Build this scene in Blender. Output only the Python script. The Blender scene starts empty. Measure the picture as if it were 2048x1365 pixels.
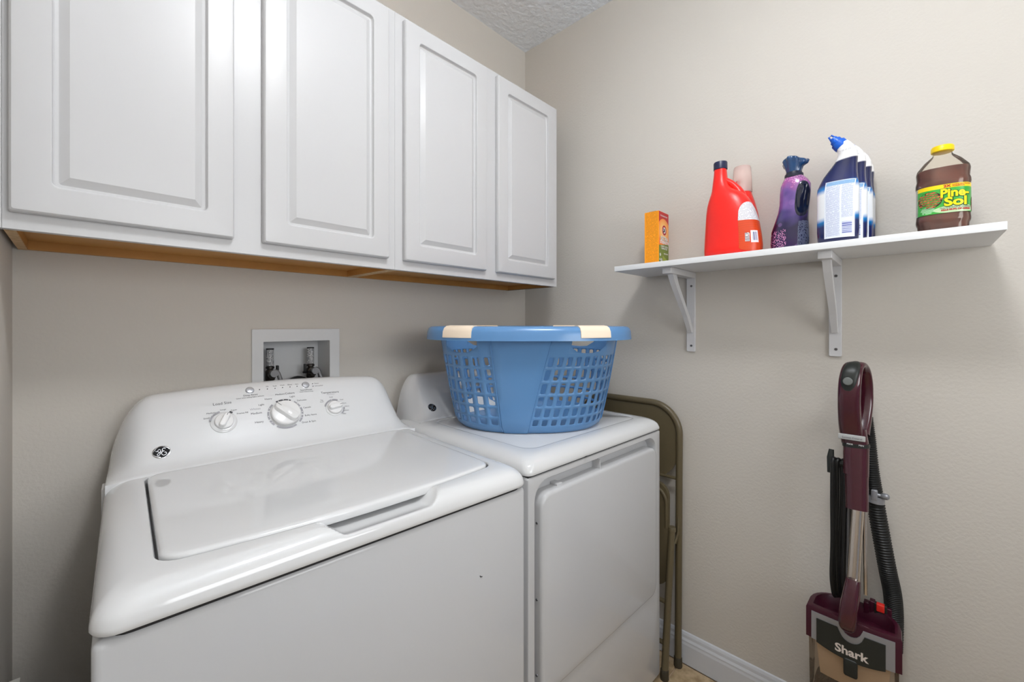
import bpy, bmesh, math, random
from math import sin, cos, pi, radians, sqrt, atan2
from mathutils import Vector as V, Matrix

SC = bpy.context.scene
COL = SC.collection

# ------------------------------------------------------------------ camera
CAM = V((-1.6082, -1.4432, 1.2804)); HEAD = radians(43.7); FPX = 838.0
cd = bpy.data.cameras.new('camera'); cam = bpy.data.objects.new('camera', cd); COL.objects.link(cam)
cam.location = CAM; cam.rotation_euler = (pi/2, 0, HEAD - pi/2)
cd.sensor_width = 36; cd.lens = 36*FPX/2048; cd.shift_y = -32.5/2048; cd.clip_start = 0.01
SC.camera = cam

# ------------------------------------------------------------------ world, lights, exposure
wd = bpy.data.worlds.new('world'); SC.world = wd; wd.use_nodes = True
wd.node_tree.nodes['Background'].inputs[0].default_value = (0.80, 0.86, 1.0, 1)
wd.node_tree.nodes['Background'].inputs[1].default_value = 0.25

def area(name, loc, rot, sx, sy, power, col):
    l = bpy.data.lights.new(name, 'AREA'); l.shape = 'RECTANGLE'; l.size = sx; l.size_y = sy
    l.energy = power; l.color = col
    o = bpy.data.objects.new(name, l); COL.objects.link(o); o.location = loc; o.rotation_euler = rot
    return o
# added soft fill lamp just outside the doorway behind the camera, tilted upwards
area('doorway_fill', (-1.08, -2.66, 1.62), (radians(112), 0, 0), 0.95, 0.9, 17, (0.96, 0.98, 1.0))
SC.view_settings.view_transform = 'Standard'
SC.view_settings.look = 'None'
SC.view_settings.exposure = 0.0
SC.view_settings.gamma = 1.0
SC.view_settings.use_curve_mapping = False
LAMP_GLOW = 49.0

# ------------------------------------------------------------------ helpers
FW = V((cos(HEAD), sin(HEAD), 0)); RT = V((sin(HEAD), -cos(HEAD), 0)); UP = V((0, 0, 1))
def ray(px, py): return FW + RT*((px-1024)/FPX) + UP*((650-py)/FPX)
def onplane(px, py, o, n):
    d = ray(px, py); return CAM + d*((o-CAM).dot(n)/d.dot(n))
def atX(px, py, x): return onplane(px, py, V((x, 0, 0)), V((1, 0, 0)))
def atY(px, py, y): return onplane(px, py, V((0, y, 0)), V((0, 1, 0)))

def lin(c):
    return tuple((v/255/12.92 if v/255 <= 0.04045 else ((v/255+0.055)/1.055)**2.4) for v in c)

MATS = {}
def mat(name, rgb=(200, 200, 200), rough=0.5, metal=0.0, spec=0.5, trans=0.0, ior=1.45, coat=0.0, emit=None, alpha=1.0,
        bump=None, mottle=None):
    if name in MATS: return MATS[name]
    m = bpy.data.materials.new(name); m.use_nodes = True; nt = m.node_tree
    b = nt.nodes['Principled BSDF']; c = lin(rgb)
    b.inputs['Base Color'].default_value = (*c, 1); b.inputs['Roughness'].default_value = rough
    b.inputs['Metallic'].default_value = metal; b.inputs['Specular IOR Level'].default_value = spec
    b.inputs['Transmission Weight'].default_value = trans; b.inputs['IOR'].default_value = ior
    b.inputs['Coat Weight'].default_value = coat; b.inputs['Alpha'].default_value = alpha
    if emit:
        b.inputs['Emission Color'].default_value = (*lin(emit[0]), 1); b.inputs['Emission Strength'].default_value = emit[1]
    tc = nt.nodes.new('ShaderNodeTexCoord')
    if mottle:      # (scale, amount, other rgb)
        n = nt.nodes.new('ShaderNodeTexNoise'); n.inputs['Scale'].default_value = mottle[0]; n.inputs['Detail'].default_value = 5
        nt.links.new(tc.outputs['Object'], n.inputs['Vector'])
        r = nt.nodes.new('ShaderNodeMapRange'); r.inputs[1].default_value = 0.35; r.inputs[2].default_value = 0.65
        r.inputs[4].default_value = mottle[1]
        nt.links.new(n.outputs['Fac'], r.inputs[0])
        mx = nt.nodes.new('ShaderNodeMix'); mx.data_type = 'RGBA'
        mx.inputs['A'].default_value = (*c, 1); mx.inputs['B'].default_value = (*lin(mottle[2]), 1)
        nt.links.new(r.outputs[0], mx.inputs['Factor']); nt.links.new(mx.outputs['Result'], b.inputs['Base Color'])
    if bump:        # (scale, strength, distance, detail)
        n = nt.nodes.new('ShaderNodeTexNoise'); n.inputs['Scale'].default_value = bump[0]
        n.inputs['Detail'].default_value = bump[3] if len(bump) > 3 else 3
        nt.links.new(tc.outputs['Object'], n.inputs['Vector'])
        bp = nt.nodes.new('ShaderNodeBump'); bp.inputs['Strength'].default_value = bump[1]; bp.inputs['Distance'].default_value = bump[2]
        nt.links.new(n.outputs['Fac'], bp.inputs['Height']); nt.links.new(bp.outputs['Normal'], b.inputs['Normal'])
    MATS[name] = m
    return m

def film(name, tint, rough=.05, body=None, body_amt=0.0):
    """thin clear plastic: see-through with a sheen"""
    m = bpy.data.materials.new(name); m.use_nodes = True; t = m.node_tree; N = t.nodes
    N.remove(N['Principled BSDF']); out = N['Material Output']
    tr = N.new('ShaderNodeBsdfTransparent'); tr.inputs[0].default_value = (*lin(tint), 1)
    gl = N.new('ShaderNodeBsdfGlossy'); gl.inputs['Roughness'].default_value = rough
    fr_ = N.new('ShaderNodeFresnel'); fr_.inputs[0].default_value = 1.1
    mx = N.new('ShaderNodeMixShader'); t.links.new(fr_.outputs[0], mx.inputs[0]); t.links.new(tr.outputs[0], mx.inputs[1]); t.links.new(gl.outputs[0], mx.inputs[2])
    last = mx.outputs[0]
    if body:
        df = N.new('ShaderNodeBsdfDiffuse'); df.inputs[0].default_value = (*lin(body), 1)
        m2 = N.new('ShaderNodeMixShader'); m2.inputs[0].default_value = body_amt; t.links.new(last, m2.inputs[1]); t.links.new(df.outputs[0], m2.inputs[2]); last = m2.outputs[0]
    t.links.new(last, out.inputs['Surface']); MATS[name] = m
    return m

class NT:
    """small node builder for the printed materials"""
    def __init__(s, name, rough=0.5, coat=0.0):
        s.m = bpy.data.materials.new(name); s.m.use_nodes = True; s.t = s.m.node_tree; s.b = s.t.nodes['Principled BSDF']
        s.b.inputs['Roughness'].default_value = rough; s.b.inputs['Coat Weight'].default_value = coat
        s.tc = s.t.nodes.new('ShaderNodeTexCoord'); MATS[name] = s.m
    def sep(s, out='Object'):
        n = s.t.nodes.new('ShaderNodeSeparateXYZ'); s.t.links.new(s.tc.outputs[out], n.inputs[0]); return n.outputs
    def math(s, op, a, b=0.0, c=0.0):
        n = s.t.nodes.new('ShaderNodeMath'); n.operation = op
        for i, v in enumerate((a, b, c)):
            if isinstance(v, (int, float)): n.inputs[i].default_value = v
            else: s.t.links.new(v, n.inputs[i])
        return n.outputs[0]
    def noise(s, scale, vec=None, detail=2, out='Object'):
        n = s.t.nodes.new('ShaderNodeTexNoise'); n.inputs['Scale'].default_value = scale; n.inputs['Detail'].default_value = detail
        s.t.links.new(vec if vec is not None else s.tc.outputs[out], n.inputs['Vector']); return n.outputs['Fac']
    def comb(s, x, y, z=0.0):
        n = s.t.nodes.new('ShaderNodeCombineXYZ')
        for i, v in enumerate((x, y, z)):
            if isinstance(v, (int, float)): n.inputs[i].default_value = v
            else: s.t.links.new(v, n.inputs[i])
        return n.outputs[0]
    def mix(s, f, a, b):
        n = s.t.nodes.new('ShaderNodeMix'); n.data_type = 'RGBA'
        if isinstance(f, (int, float)): n.inputs['Factor'].default_value = f
        else: s.t.links.new(f, n.inputs['Factor'])
        for k, v in (('A', a), ('B', b)):
            if isinstance(v, tuple): n.inputs[k].default_value = (*lin(v), 1)
            else: s.t.links.new(v, n.inputs[k])
        return n.outputs['Result']
    def ramp(s, f, stops):
        n = s.t.nodes.new('ShaderNodeValToRGB'); e = n.color_ramp.elements
        e[0].position = stops[0][0]; e[0].color = (*lin(stops[0][1]), 1)
        e[1].position = stops[-1][0]; e[1].color = (*lin(stops[-1][1]), 1)
        for p, c in stops[1:-1]:
            k = e.new(p); k.color = (*lin(c), 1)
        s.t.links.new(f, n.inputs[0]); return n.outputs[0]
    def color(s, o): s.t.links.new(o, s.b.inputs['Base Color']); return s.m
    def lines(s, u, v, rows, density=60, cut=0.42, thick=0.5):
        """rows of fine print: 1 where ink is"""
        vv = s.math('MULTIPLY', v, rows); row = s.math('FLOOR', vv); fr = s.math('FRACT', vv)
        n = s.noise(1.0, s.comb(s.math('MULTIPLY', u, density), s.math('MULTIPLY', row, 7.3)), 1)
        a = s.math('GREATER_THAN', n, cut); b = s.math('LESS_THAN', fr, thick)
        return s.math('MULTIPLY', a, b)

def tag(o, label=None, cat=None, group=None, kind=None):
    if label: o['label'] = label
    if cat: o['category'] = cat
    if group: o['group'] = group
    if kind: o['kind'] = kind
    return o

def thing(name, label, cat, loc=(0, 0, 0), rz=0.0, group=None):
    o = bpy.data.objects.new(name, None); COL.objects.link(o); o.empty_display_size = 0.05
    o.location = loc; o.rotation_euler = (0, 0, rz)
    return tag(o, label, cat, group)

def link(name, me, m, parent=None, smooth=True, angle=35):
    o = bpy.data.objects.new(name, me); COL.objects.link(o)
    if m is not None: me.materials.append(m)
    if smooth:
        me.polygons.foreach_set('use_smooth', [True]*len(me.polygons))
        me.set_sharp_from_angle(angle=radians(angle))
    if parent: o.parent = parent
    return o

def mk(name, vs, fs, m, parent=None, smooth=True, angle=35, mtx=None, uv=None):
    me = bpy.data.meshes.new(name)
    if mtx is not None: vs = [mtx @ V(v) for v in vs]
    me.from_pydata([tuple(v) for v in vs], [], fs); me.validate(); me.update()
    if uv is not None:
        l = me.uv_layers.new(name='UVMap')
        for p in me.polygons:
            for li in p.loop_indices: l.data[li].uv = uv[me.loops[li].vertex_index]
    return link(name, me, m, parent, smooth, angle)

class G:
    """geometry accumulator"""
    def __init__(s): s.v = []; s.f = []
    def add(s, vs, fs, mtx=None):
        n = len(s.v); s.v += [(mtx @ V(v)) if mtx is not None else V(v) for v in vs]
        s.f += [tuple(i+n for i in f) for f in fs]; return s
    def loft(s, loops, cap0=True, cap1=True, closed=True, mtx=None):
        n = len(loops[0]); vs = [p for l in loops for p in l]; fs = []
        for k in range(len(loops)-1):
            for i in range(n if closed else n-1):
                j = (i+1) % n
                fs.append((k*n+i, k*n+j, (k+1)*n+j, (k+1)*n+i))
        if cap0: fs.append(tuple(reversed(range(n))))
        if cap1: fs.append(tuple(range((len(loops)-1)*n, len(loops)*n)))
        return s.add(vs, fs, mtx)
    def box(s, x0, x1, y0, y1, z0, z1, b=0.0, mtx=None):
        if b <= 0:
            vs = [(x, y, z) for z in (z0, z1) for y in (y0, y1) for x in (x0, x1)]
            return s.add(vs, [(0, 2, 3, 1), (4, 5, 7, 6), (0, 1, 5, 4), (2, 6, 7, 3), (0, 4, 6, 2), (1, 3, 7, 5)], mtx)
        cx, cy, hx, hy = (x0+x1)/2, (y0+y1)/2, (x1-x0)/2, (y1-y0)/2
        b = min(b, hx*0.999, hy*0.999, (z1-z0)/2*0.999)
        L = []
        for a in (0, 30, 60, 90):
            k = b*(1-sin(radians(a))); L.append([(p[0], p[1], z0+b*(1-cos(radians(a)))) for p in rr(cx, cy, hx-k, hy-k, b-k*0.999, 3)])
        for a in (90, 60, 30, 0):
            k = b*(1-sin(radians(a))); L.append([(p[0], p[1], z1-b*(1-cos(radians(a)))) for p in rr(cx, cy, hx-k, hy-k, b-k*0.999, 3)])
        return s.loft(L, mtx=mtx)
    def tube(s, pts, r, n=12, closed=False, caps=True, mtx=None):
        pts = [V(p) for p in pts]; N = len(pts); rs = r if isinstance(r, (list, tuple)) else [r]*N
        loops = []; up = None
        for i, p in enumerate(pts):
            if closed: t = (pts[(i+1) % N]-pts[i-1])
            else: t = pts[min(i+1, N-1)]-pts[max(i-1, 0)]
            t.normalize()
            if up is None:
                up = V((0, 0, 1)) if abs(t.z) < 0.9 else V((1, 0, 0))
            x = up.cross(t)
            if x.length < 1e-5: x = V((0, 1, 0)).cross(t)
            x.normalize(); y = t.cross(x).normalized(); up = y
            loops.append([p + x*cos(2*pi*k/n)*rs[i] + y*sin(2*pi*k/n)*rs[i] for k in range(n)])
        if closed: loops.append(loops[0])
        return s.loft(loops, cap0=caps and not closed, cap1=caps and not closed, mtx=mtx)
    def lathe(s, prof, n=32, mtx=None, caps=True):
        loops = [[(r*cos(2*pi*k/n), r*sin(2*pi*k/n), z) for k in range(n)] for r, z in prof]
        return s.loft(loops, cap0=caps, cap1=caps, mtx=mtx)
    def out(s, name, m, parent=None, smooth=True, angle=35): return mk(name, s.v, s.f, m, parent, smooth, angle)

def rr(cx, cy, hx, hy, r, nc=4, ne=1):
    """rounded rectangle, counter-clockwise from the right side; ne segments on each straight edge"""
    r = max(min(r, hx, hy), 1e-5); P = []
    cs = [(cx+hx-r, cy+hy-r, 0), (cx-hx+r, cy+hy-r, 90), (cx-hx+r, cy-hy+r, 180), (cx+hx-r, cy-hy+r, 270)]
    for q, (x, y, a) in enumerate(cs):
        arc = [(x+r*cos(radians(a+90*k/nc)), y+r*sin(radians(a+90*k/nc))) for k in range(nc+1)]
        P += arc
        nx, ny, na = cs[(q+1) % 4]
        e = (nx+r*cos(radians(na)), ny+r*sin(radians(na)))
        for k in range(1, ne): P.append((arc[-1][0]+(e[0]-arc[-1][0])*k/ne, arc[-1][1]+(e[1]-arc[-1][1])*k/ne))
    return P

def se(cx, cy, a, b, e=2.0, n=40, rot=0.0, z=0.0):
    P = []
    for k in range(n):
        t = 2*pi*k/n; c, s_ = cos(t), sin(t)
        x = a*math.copysign(abs(c)**(2/e), c); y = b*math.copysign(abs(s_)**(2/e), s_)
        P.append((cx+x*cos(rot)-y*sin(rot), cy+x*sin(rot)+y*cos(rot), z))
    return P

def frame(o, ax, ay, az):
    return Matrix(((ax[0], ay[0], az[0], o[0]), (ax[1], ay[1], az[1], o[1]), (ax[2], ay[2], az[2], o[2]), (0, 0, 0, 1)))

def text(s, size, m, parent, fn, name='lettering', off=0.0, shear=0.0, align='CENTER', ext=0.0, sx=1.0, space=1.0, sub=0.0):
    cu = bpy.data.curves.new('t', 'FONT'); cu.body = s; cu.size = size; cu.align_x = align; cu.align_y = 'CENTER'
    cu.offset = off; cu.shear = shear; cu.extrude = ext; cu.resolution_u = 3; cu.space_character = space
    o = bpy.data.objects.new('t', cu); COL.objects.link(o)
    dg = bpy.context.evaluated_depsgraph_get(); me = bpy.data.meshes.new_from_object(o.evaluated_get(dg))
    bpy.data.objects.remove(o); bpy.data.curves.remove(cu)
    if sub > 0:
        bm = bmesh.new(); bm.from_mesh(me)
        for _ in range(2):
            es = [e for e in bm.edges if e.calc_length() > sub]
            if es: bmesh.ops.subdivide_edges(bm, edges=es, cuts=1, use_grid_fill=False); bmesh.ops.triangulate(bm, faces=bm.faces[:])
        bm.to_mesh(me); bm.free()
    for v in me.vertices:
        v.co = V(fn(v.co.x*sx, v.co.y, v.co.z))
    me.materials.clear(); me.name = name
    return link(name, me, m, parent, smooth=False)


# ------------------------------------------------------------------ materials
M_wall = mat('wall_paint', (207, 202, 194), 0.75, spec=0.25, bump=(120, 0.25, 0.003, 3))
M_ceil = mat('ceiling_paint', (234, 240, 247), 0.85, spec=0.2, bump=(45, 0.8, 0.012, 5))
M_trim = mat('white_trim', (210, 213, 219), 0.35)
M_floor = mat('beige_stone_tile', (204, 180, 144), 0.35, mottle=(26, 0.85, (146, 122, 88)))
M_grout = mat('grout', (205, 180, 150), 0.9)
M_cab = mat('white_thermofoil', (201, 201, 202), 0.32, spec=0.45)
M_cabw = mat('maple_veneer', (196, 142, 74), 0.5, mottle=(9, 0.4, (170, 118, 58)))
M_raw = mat('raw_plywood_edge', (214, 182, 138), 0.7, mottle=(60, 0.6, (170, 132, 92)))
M_chip = mat('raw_particle_board', (150, 120, 88), 0.8, mottle=(160, 0.9, (88, 66, 46)))
M_app = mat('white_appliance_enamel', (223, 224, 225), 0.07, spec=0.55, coat=0.35)
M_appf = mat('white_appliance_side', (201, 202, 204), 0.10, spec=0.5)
M_dark = mat('dark_gap', (40, 40, 42), 0.6)
M_knob = mat('glossy_white_knob', (236, 236, 236), 0.08, coat=0.5)
M_print = mat('charcoal_print', (62, 62, 68), 0.5)
M_printg = mat('grey_print', (160, 160, 166), 0.5)
M_badge = mat('black_badge', (30, 30, 32), 0.55, spec=.2)
M_chrome = mat('chrome', (205, 205, 205), 0.12, metal=1.0)
M_btn = mat('silver_button', (176, 177, 180), 0.25, metal=0.3)
M_blue = mat('blue_plastic', (95, 141, 190), 0.22, spec=0.5)
M_cream = mat('cream_grip', (246, 228, 206), 0.5)
M_olive = mat('olive_brown_metal', (98, 88, 66), 0.35, spec=0.5, coat=0.1)
M_oliveD = mat('olive_brown_dark', (60, 54, 42), 0.5)
M_shelf = mat('white_melamine', (232, 234, 236), 0.45)
M_brk = mat('white_painted_bracket', (214, 214, 216), 0.4)
M_screw = mat('steel_screw', (110, 110, 112), 0.35, metal=0.8)
M_red = mat('red_jug_plastic', (238, 38, 30), 0.3, spec=0.5)
M_navy = mat('navy_cap', (32, 38, 70), 0.35)
M_yellow = mat('yellow_cap', (250, 212, 0), 0.35)
M_white = mat('white_print', (240, 240, 240), 0.5)
M_gray = mat('box_plastic', (216, 217, 218), 0.45)
M_brass = mat('dark_brass', (78, 74, 70), 0.3, metal=0.9)
M_steelbraid = mat('braided_steel', (150, 150, 152), 0.3, metal=0.9, bump=(900, 0.6, 0.002))
M_black = mat('black_rubber', (20, 21, 21), 0.45)
M_burg = mat('burgundy_gloss', (66, 20, 34), 0.14, spec=0.6, coat=0.5)
M_burgD = mat('burgundy_satin', (62, 16, 34), 0.3, spec=0.5)
M_vgrey = mat('vacuum_silver', (152, 154, 160), 0.3, metal=0.4)
M_vblk = mat('vacuum_black', (34, 38, 36), 0.4)
M_vclear = film('smoky_clear_plastic', (244, 236, 226), .06, (200, 182, 162), .12)
M_tan = mat('tan_filter', (206, 188, 166), 0.6)
M_dust = mat('grey_lint', (92, 84, 78), 0.95, bump=(120, 1.0, 0.02))
M_wand = mat('brushed_wand', (226, 216, 206), 0.18, metal=1.0)
M_redbtn = mat('red_switch', (222, 48, 38), 0.35)
M_lampg = mat('lamp_dome', (255, 250, 240), 0.4, emit=((253, 254, 255), LAMP_GLOW))

# ================================================================== the room
XL, YF, HC = -1.702, -2.55, 2.684
BX0, BX1, BZ1, BZ0 = -1.206, -1.003, 1.228, 0.98       # outlet box opening in the back wall
def wallslab(name, parts, m=M_wall):
    g = G()
    for p in parts: g.box(*p)
    return tag(g.out(name, m, smooth=False), kind='structure')
wallslab('wall_back', [(XL-.1, BX0-.012, 0, .12, 0, HC), (BX1+.012, 0, 0, .12, 0, HC), (BX0-.012, BX1+.012, 0, .12, BZ1+.012, HC),
                       (BX0-.012, BX1+.012, 0, .12, 0, BZ0-.012)])
wallslab('wall_right', [(0, .12, YF-.1, .12, 0, HC)])
wallslab('wall_left', [(XL-.12, XL, YF-.1, 0.0, 0, HC)])
wallslab('wall_front', [(XL, -1.60, YF-.1, YF, 0, HC), (-.56, 0, YF-.1, YF, 0, HC), (-1.60, -.56, YF-.1, YF, 2.1, HC)])
wallslab('ceiling', [(XL-.12, .12, YF-.1, .12, HC, HC+.1)], M_ceil)
fl = wallslab('floor', [(XL-.12, .12, YF-.25, .12, -.06, -.006)], M_grout)
# floor tiles, each its own piece; joints recessed
ts, jg = 0.457, 0.005
def tile_mesh(x0, x1, y0, y1):
    return G().box(x0, x1, y0, y1, -.006, 0, b=.002)
tx0, ty0 = -0.012, -0.80
for i in range(-5, 2):
    for j in range(-5, 3):
        x1 = min(tx0 + (i+1)*ts - jg, -0.0005); x0 = max(tx0 + i*ts, XL+.0005)
        y0 = max(ty0 + j*ts, YF-.2); y1 = min(ty0 + (j+1)*ts - jg, -0.0005)
        if x1-x0 > .02 and y1-y0 > .02:
            g = G().box(x0, x1, y0, y1, -.006, 0, b=.0025)
            g.out('tile', M_floor, fl)
# baseboards: a moulded profile swept along the wall
def baseboard(name, a, b, n):
    a, b, n = V(a), V(b), V(n)
    prof = [(0, 0), (.014, 0), (.014, .072), (.012, .080), (.012, .086), (.008, .094), (.007, .104), (.004, .112), (0, .115)]
    g = G(); g.loft([[a + n*o + UP*z for o, z in prof], [b + n*o + UP*z for o, z in prof]], True, True)
    return tag(g.out(name, M_trim, smooth=False), kind='structure')
baseboard('baseboard_right', (0, -.016, 0), (0, YF, 0), (-1, 0, 0))
baseboard('baseboard_back', (XL, 0, 0), (-.0, 0, 0), (0, -1, 0))
baseboard('baseboard_left', (XL, YF, 0), (XL, -.016, 0), (1, 0, 0))
# door casing of the doorway behind the camera
g = G()
for (x0, x1, z0, z1) in ((-1.67, -1.60, 0, 2.17), (-.56, -.49, 0, 2.17), (-1.60, -.56, 2.1, 2.17)):
    g.box(x0, x1, YF, YF+.018, z0, z1, b=.004)
tag(g.out('trim_1', M_trim), kind='structure')

# ceiling light (behind the camera, above the room's middle)
LX, LY = -1.10, -1.34
t = thing('ceiling_light', 'round frosted dome ceiling light near the middle of the ceiling', 'ceiling light', (LX, LY, HC))
G().lathe([(.080, -.0), (.080, -.022), (.012, -.030), (.012, -.12), (.150, -.122)], 40).out('base_plate', M_trim, t)
G().lathe([(.148, -.120), (.150, -.128), (.146, -.140), (.130, -.162), (.095, -.182), (.05, -.193), (.002, -.196)], 40).out('glass_dome', M_lampg, t)

# ================================================================== wall cabinets
CZ0, CZ1, CY = 1.449, 2.236, -.302
def door(parent, x0, x1, z0=1.478, z1=2.222):
    cx, cz, hx, hz = (x0+x1)/2, (z0+z1)/2, (x1-x0)/2, (z1-z0)/2
    y = CY-.0008
    def L(ins, dy, r, nc=5): return [(p[0], y-dy, p[1]) for p in rr(cx, cz, hx-ins, hz-ins, r, nc)]
    loops = [L(0.0, 0, .004), L(0, .010, .004), L(.0015, .0145, .004), L(.004, .0172, .004), L(.009, .018, .004), L(.0500, .018, .012), L(.0513, .0172, .012),
             L(.0528, .0100, .011), L(.0548, .0080, .009), L(.0595, .0075, .006), L(.0608, .0078, .0010), L(.0725, .0162, .0008), L(.0738, .0168, .0006)]
    g = G(); g.loft(loops); g.f = [tuple(reversed(f)) for f in g.f]
    return g.out('door', M_cab, parent, angle=18)
def cabinet(x0, x1, doors, label, lraw=M_raw, rraw=M_raw):
    t = thing('wall_cabinet', label, 'cabinet', ((x0+x1)/2, 0, CZ0)); ox = (x0+x1)/2
    def loc(o):
        o.data.transform(Matrix.Translation((-ox, 0, -CZ0))); return o
    tk = .015
    for (a, b, rm) in ((x0, x0+tk, lraw), (x1-tk, x1, rraw)):
        o = loc(G().box(a, b, CY+.019, -.0005, CZ0+.001, CZ1).out('side_panel', M_cabw, t, smooth=False))
        loc(G().box(a+.0004, b-.0004, CY+.019, -.001, CZ0-.0006, CZ0+.0008).out('raw_edge', rm, t, smooth=False))
    loc(G().box(x0+tk, x1-tk, CY+.019, -.016, CZ0+.020, CZ0+.032).out('bottom_panel', M_cabw, t, smooth=False))
    loc(G().box(x0+tk, x1-tk, -.016, -.0005, CZ0, CZ0+.06).out('hanging_rail', M_cabw, t, smooth=False))
    loc(G().box(x0+tk, x1-tk, CY+.019, -.016, CZ1-.02, CZ1-.004).out('top_panel', M_cabw, t, smooth=False))
    # face frame: stiles and rails
    g = G(); ds = sorted(doors)
    xs = [(x0, ds[0][0]+.02), (ds[0][1]-.02, ds[1][0]+.02), (ds[1][1]-.012, x1)]
    for a, b in xs: g.box(a, b, CY, CY+.019, CZ0, CZ1)
    for a, b in ((xs[0][1], xs[1][0]), (xs[1][1], xs[2][0])):
        g.box(a, b, CY, CY+.019, CZ0, CZ0+.045); g.box(a, b, CY, CY+.019, CZ1-.04, CZ1)
    loc(g.out('face_frame', M_cab, t, smooth=False))
    loc(G().box(x1-.0005, x1+.0003, CY+.012, -.001, CZ0, CZ1).out('end_skin', M_cab, t, smooth=False))
    for a, b in ds: loc(door(t, a, b))
    return t
def xd(px): return atY(px, 400, CY-.018).x
cabinet(XL+.008, -.9315, [(xd(15), xd(470)), (xd(528), xd(780))],
        'white two-door wall cabinet above the washing machine, touching the left wall')
cabinet(-.931, -.128, [(xd(811), xd(975)), (xd(997), xd(1111.5))],
        'white two-door wall cabinet above the dryer, next to the room corner', rraw=M_chip)
tag(G().box(XL+.0003, XL+.0076, CY, CY+.02, CZ0, CZ1).out('filler_strip', M_cab, smooth=False),
    'narrow white filler strip between the left wall and the cabinet', 'trim strip')

# ================================================================== washer outlet box
FX0, FX1, FZ1, FZ0 = -1.237, -.970, 1.267, .945
t = thing('washer_outlet_box', 'grey plastic washer outlet box set into the wall above the washing machine', 'outlet box', (-1.1035, 0, 1.1))
def lo(o, t=t): o.data.transform(Matrix.Translation(-t.location)); return o
g = G(); yf = -.005
def fr(x0, x1, z0, z1, y, r=.002): return [(p[0], y, p[1]) for p in rr((x0+x1)/2, (z0+z1)/2, (x1-x0)/2, (z1-z0)/2, r, 2)]
g.loft([fr(FX0, FX1, FZ0, FZ1, -.0004), fr(FX0, FX1, FZ0, FZ1, yf+.001), fr(FX0+.001, FX1-.001, FZ0+.001, FZ1-.001, yf),
        fr(BX0, BX1, BZ0, BZ1, yf), fr(BX0+.001, BX1-.001, BZ0+.001, BZ1-.001, yf+.002), fr(BX0+.001, BX1-.001, BZ0+.001, BZ1-.001, -.0002)], False, False)
g.f = [tuple(reversed(f)) for f in g.f]
lo(g.out('face_frame', M_gray, t, angle=20))
g = G(); g.loft([fr(BX0+.001, BX1-.001, BZ0+.001, BZ1-.001, -.0002), fr(BX0+.004, BX1-.004, BZ0+.004, BZ1-.004, .088, .006)], False, True)
lo(g.out('recess', M_gray, t, angle=20))
def arrester(x, ztop):
    g = G(); g.lathe([(.011, 0), (.011, .050), (.010, .053), (.002, .055)], 20, mtx=Matrix.Translation((x, .045, ztop-.056)))
    n = NT('arrester_sleeve_%d' % int(-x*100), 0.35)
    xyz = n.sep(); z = n.math('ADD', n.math('MULTIPLY', xyz[2], 1/.055), 0.0)
    inkb = n.lines(xyz[0], n.math('MULTIPLY', xyz[2], 1.0), 240, 260, .46, .55)
    m = n.color(n.mix(inkb, (196, 196, 196), (92, 92, 94)))
    o = lo(g.out('arrester_sleeve', m, t))
    o['label'] = 'pale sleeve printed with rows of fine text'
    o2 = lo(G().lathe([(.0112, 0), (.0112, .004), (.0105, .004)], 20, mtx=Matrix.Translation((x, .045, ztop-.0045))).out('sleeve_cap', M_dark, t))
    g = G(); g.lathe([(.0085, 0), (.0085, .004), (.0125, .006), (.0125, .012), (.010, .014)], 18,
                     mtx=Matrix.Translation((x, .045, ztop-.071)))
    lo(g.out('valve_neck', M_brass, t))
    return o
p1 = atY(540, 700, .045); p2 = atY(621, 700, .045)
x1_, x2_ = p1.x, p2.x
z1_, z2_ = atY(540, 697, .045).z, atY(621, 694.5, .045).z
arrester(x1_, z1_); arrester(x2_, z2_)
def valve(x, z, hdir):
    g = G(); g.lathe([(.012, -.030), (.014, -.026), (.014, .0), (.010, .006)], 16, mtx=Matrix.Translation((x, .045, z)))
    g.tube([(x, .045, z-.010), (x, .018, z-.012)], .011, 14)
    b = lo(g.out('valve_body', M_brass, t))
    g = G(); g.tube([(x, .045, z-.012), (x+hdir*.026, .04, z-.010)], .0035, 8)
    g.box(x+hdir*.020-.0035, x+hdir*.020+.0035, .034, .046, z-.010, z+.018, b=.002)
    h = lo(g.out('lever_handle', M_black, t))
valve(x1_, z1_-.074, 1); valve(x2_, z2_-.074, -1)
for nm, x, z, s, lab in (('supply_hose', x1_, z1_-.078, 1, 'braided steel supply hose on the left valve of the outlet box'),
                    ('supply_hose', x2_, z2_-.078, 1, 'braided steel supply hose on the right valve of the outlet box')):
    g = G(); pts = []
    for k in range(15):
        a = k/14; pts.append((x + s*.032*sin(a*pi*.5), .014-.012*a, z + .010*sin(min(1, a*2.5)*pi) - .13*a*a))
    g.tube(pts, .0065, 12); g.lathe([(.0115, 0), (.0115, .012), (.008, .016)], 16, mtx=Matrix.Translation((x, .018, z)) @ Matrix.Rotation(radians(-90), 4, 'X') @ Matrix.Translation((0, 0, -.018)))
    tag(g.out(nm, M_steelbraid), lab, 'hose', 'supply hoses in the outlet box')
g = G(); cx = atY(600, 755, .03).x
pts = [(cx-.038*cos(a), .05, 1.042+.052*sin(a)) for a in [pi*k/16 for k in range(17)]]
pts = [(pts[0][0], .05, .985)] + pts + [(pts[-1][0], .05, .985)]
g.tube(pts, .015, 14)
tag(g.out('drain_hose', M_black), 'dark curved drain hose between the two supply valves', 'hose')

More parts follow.
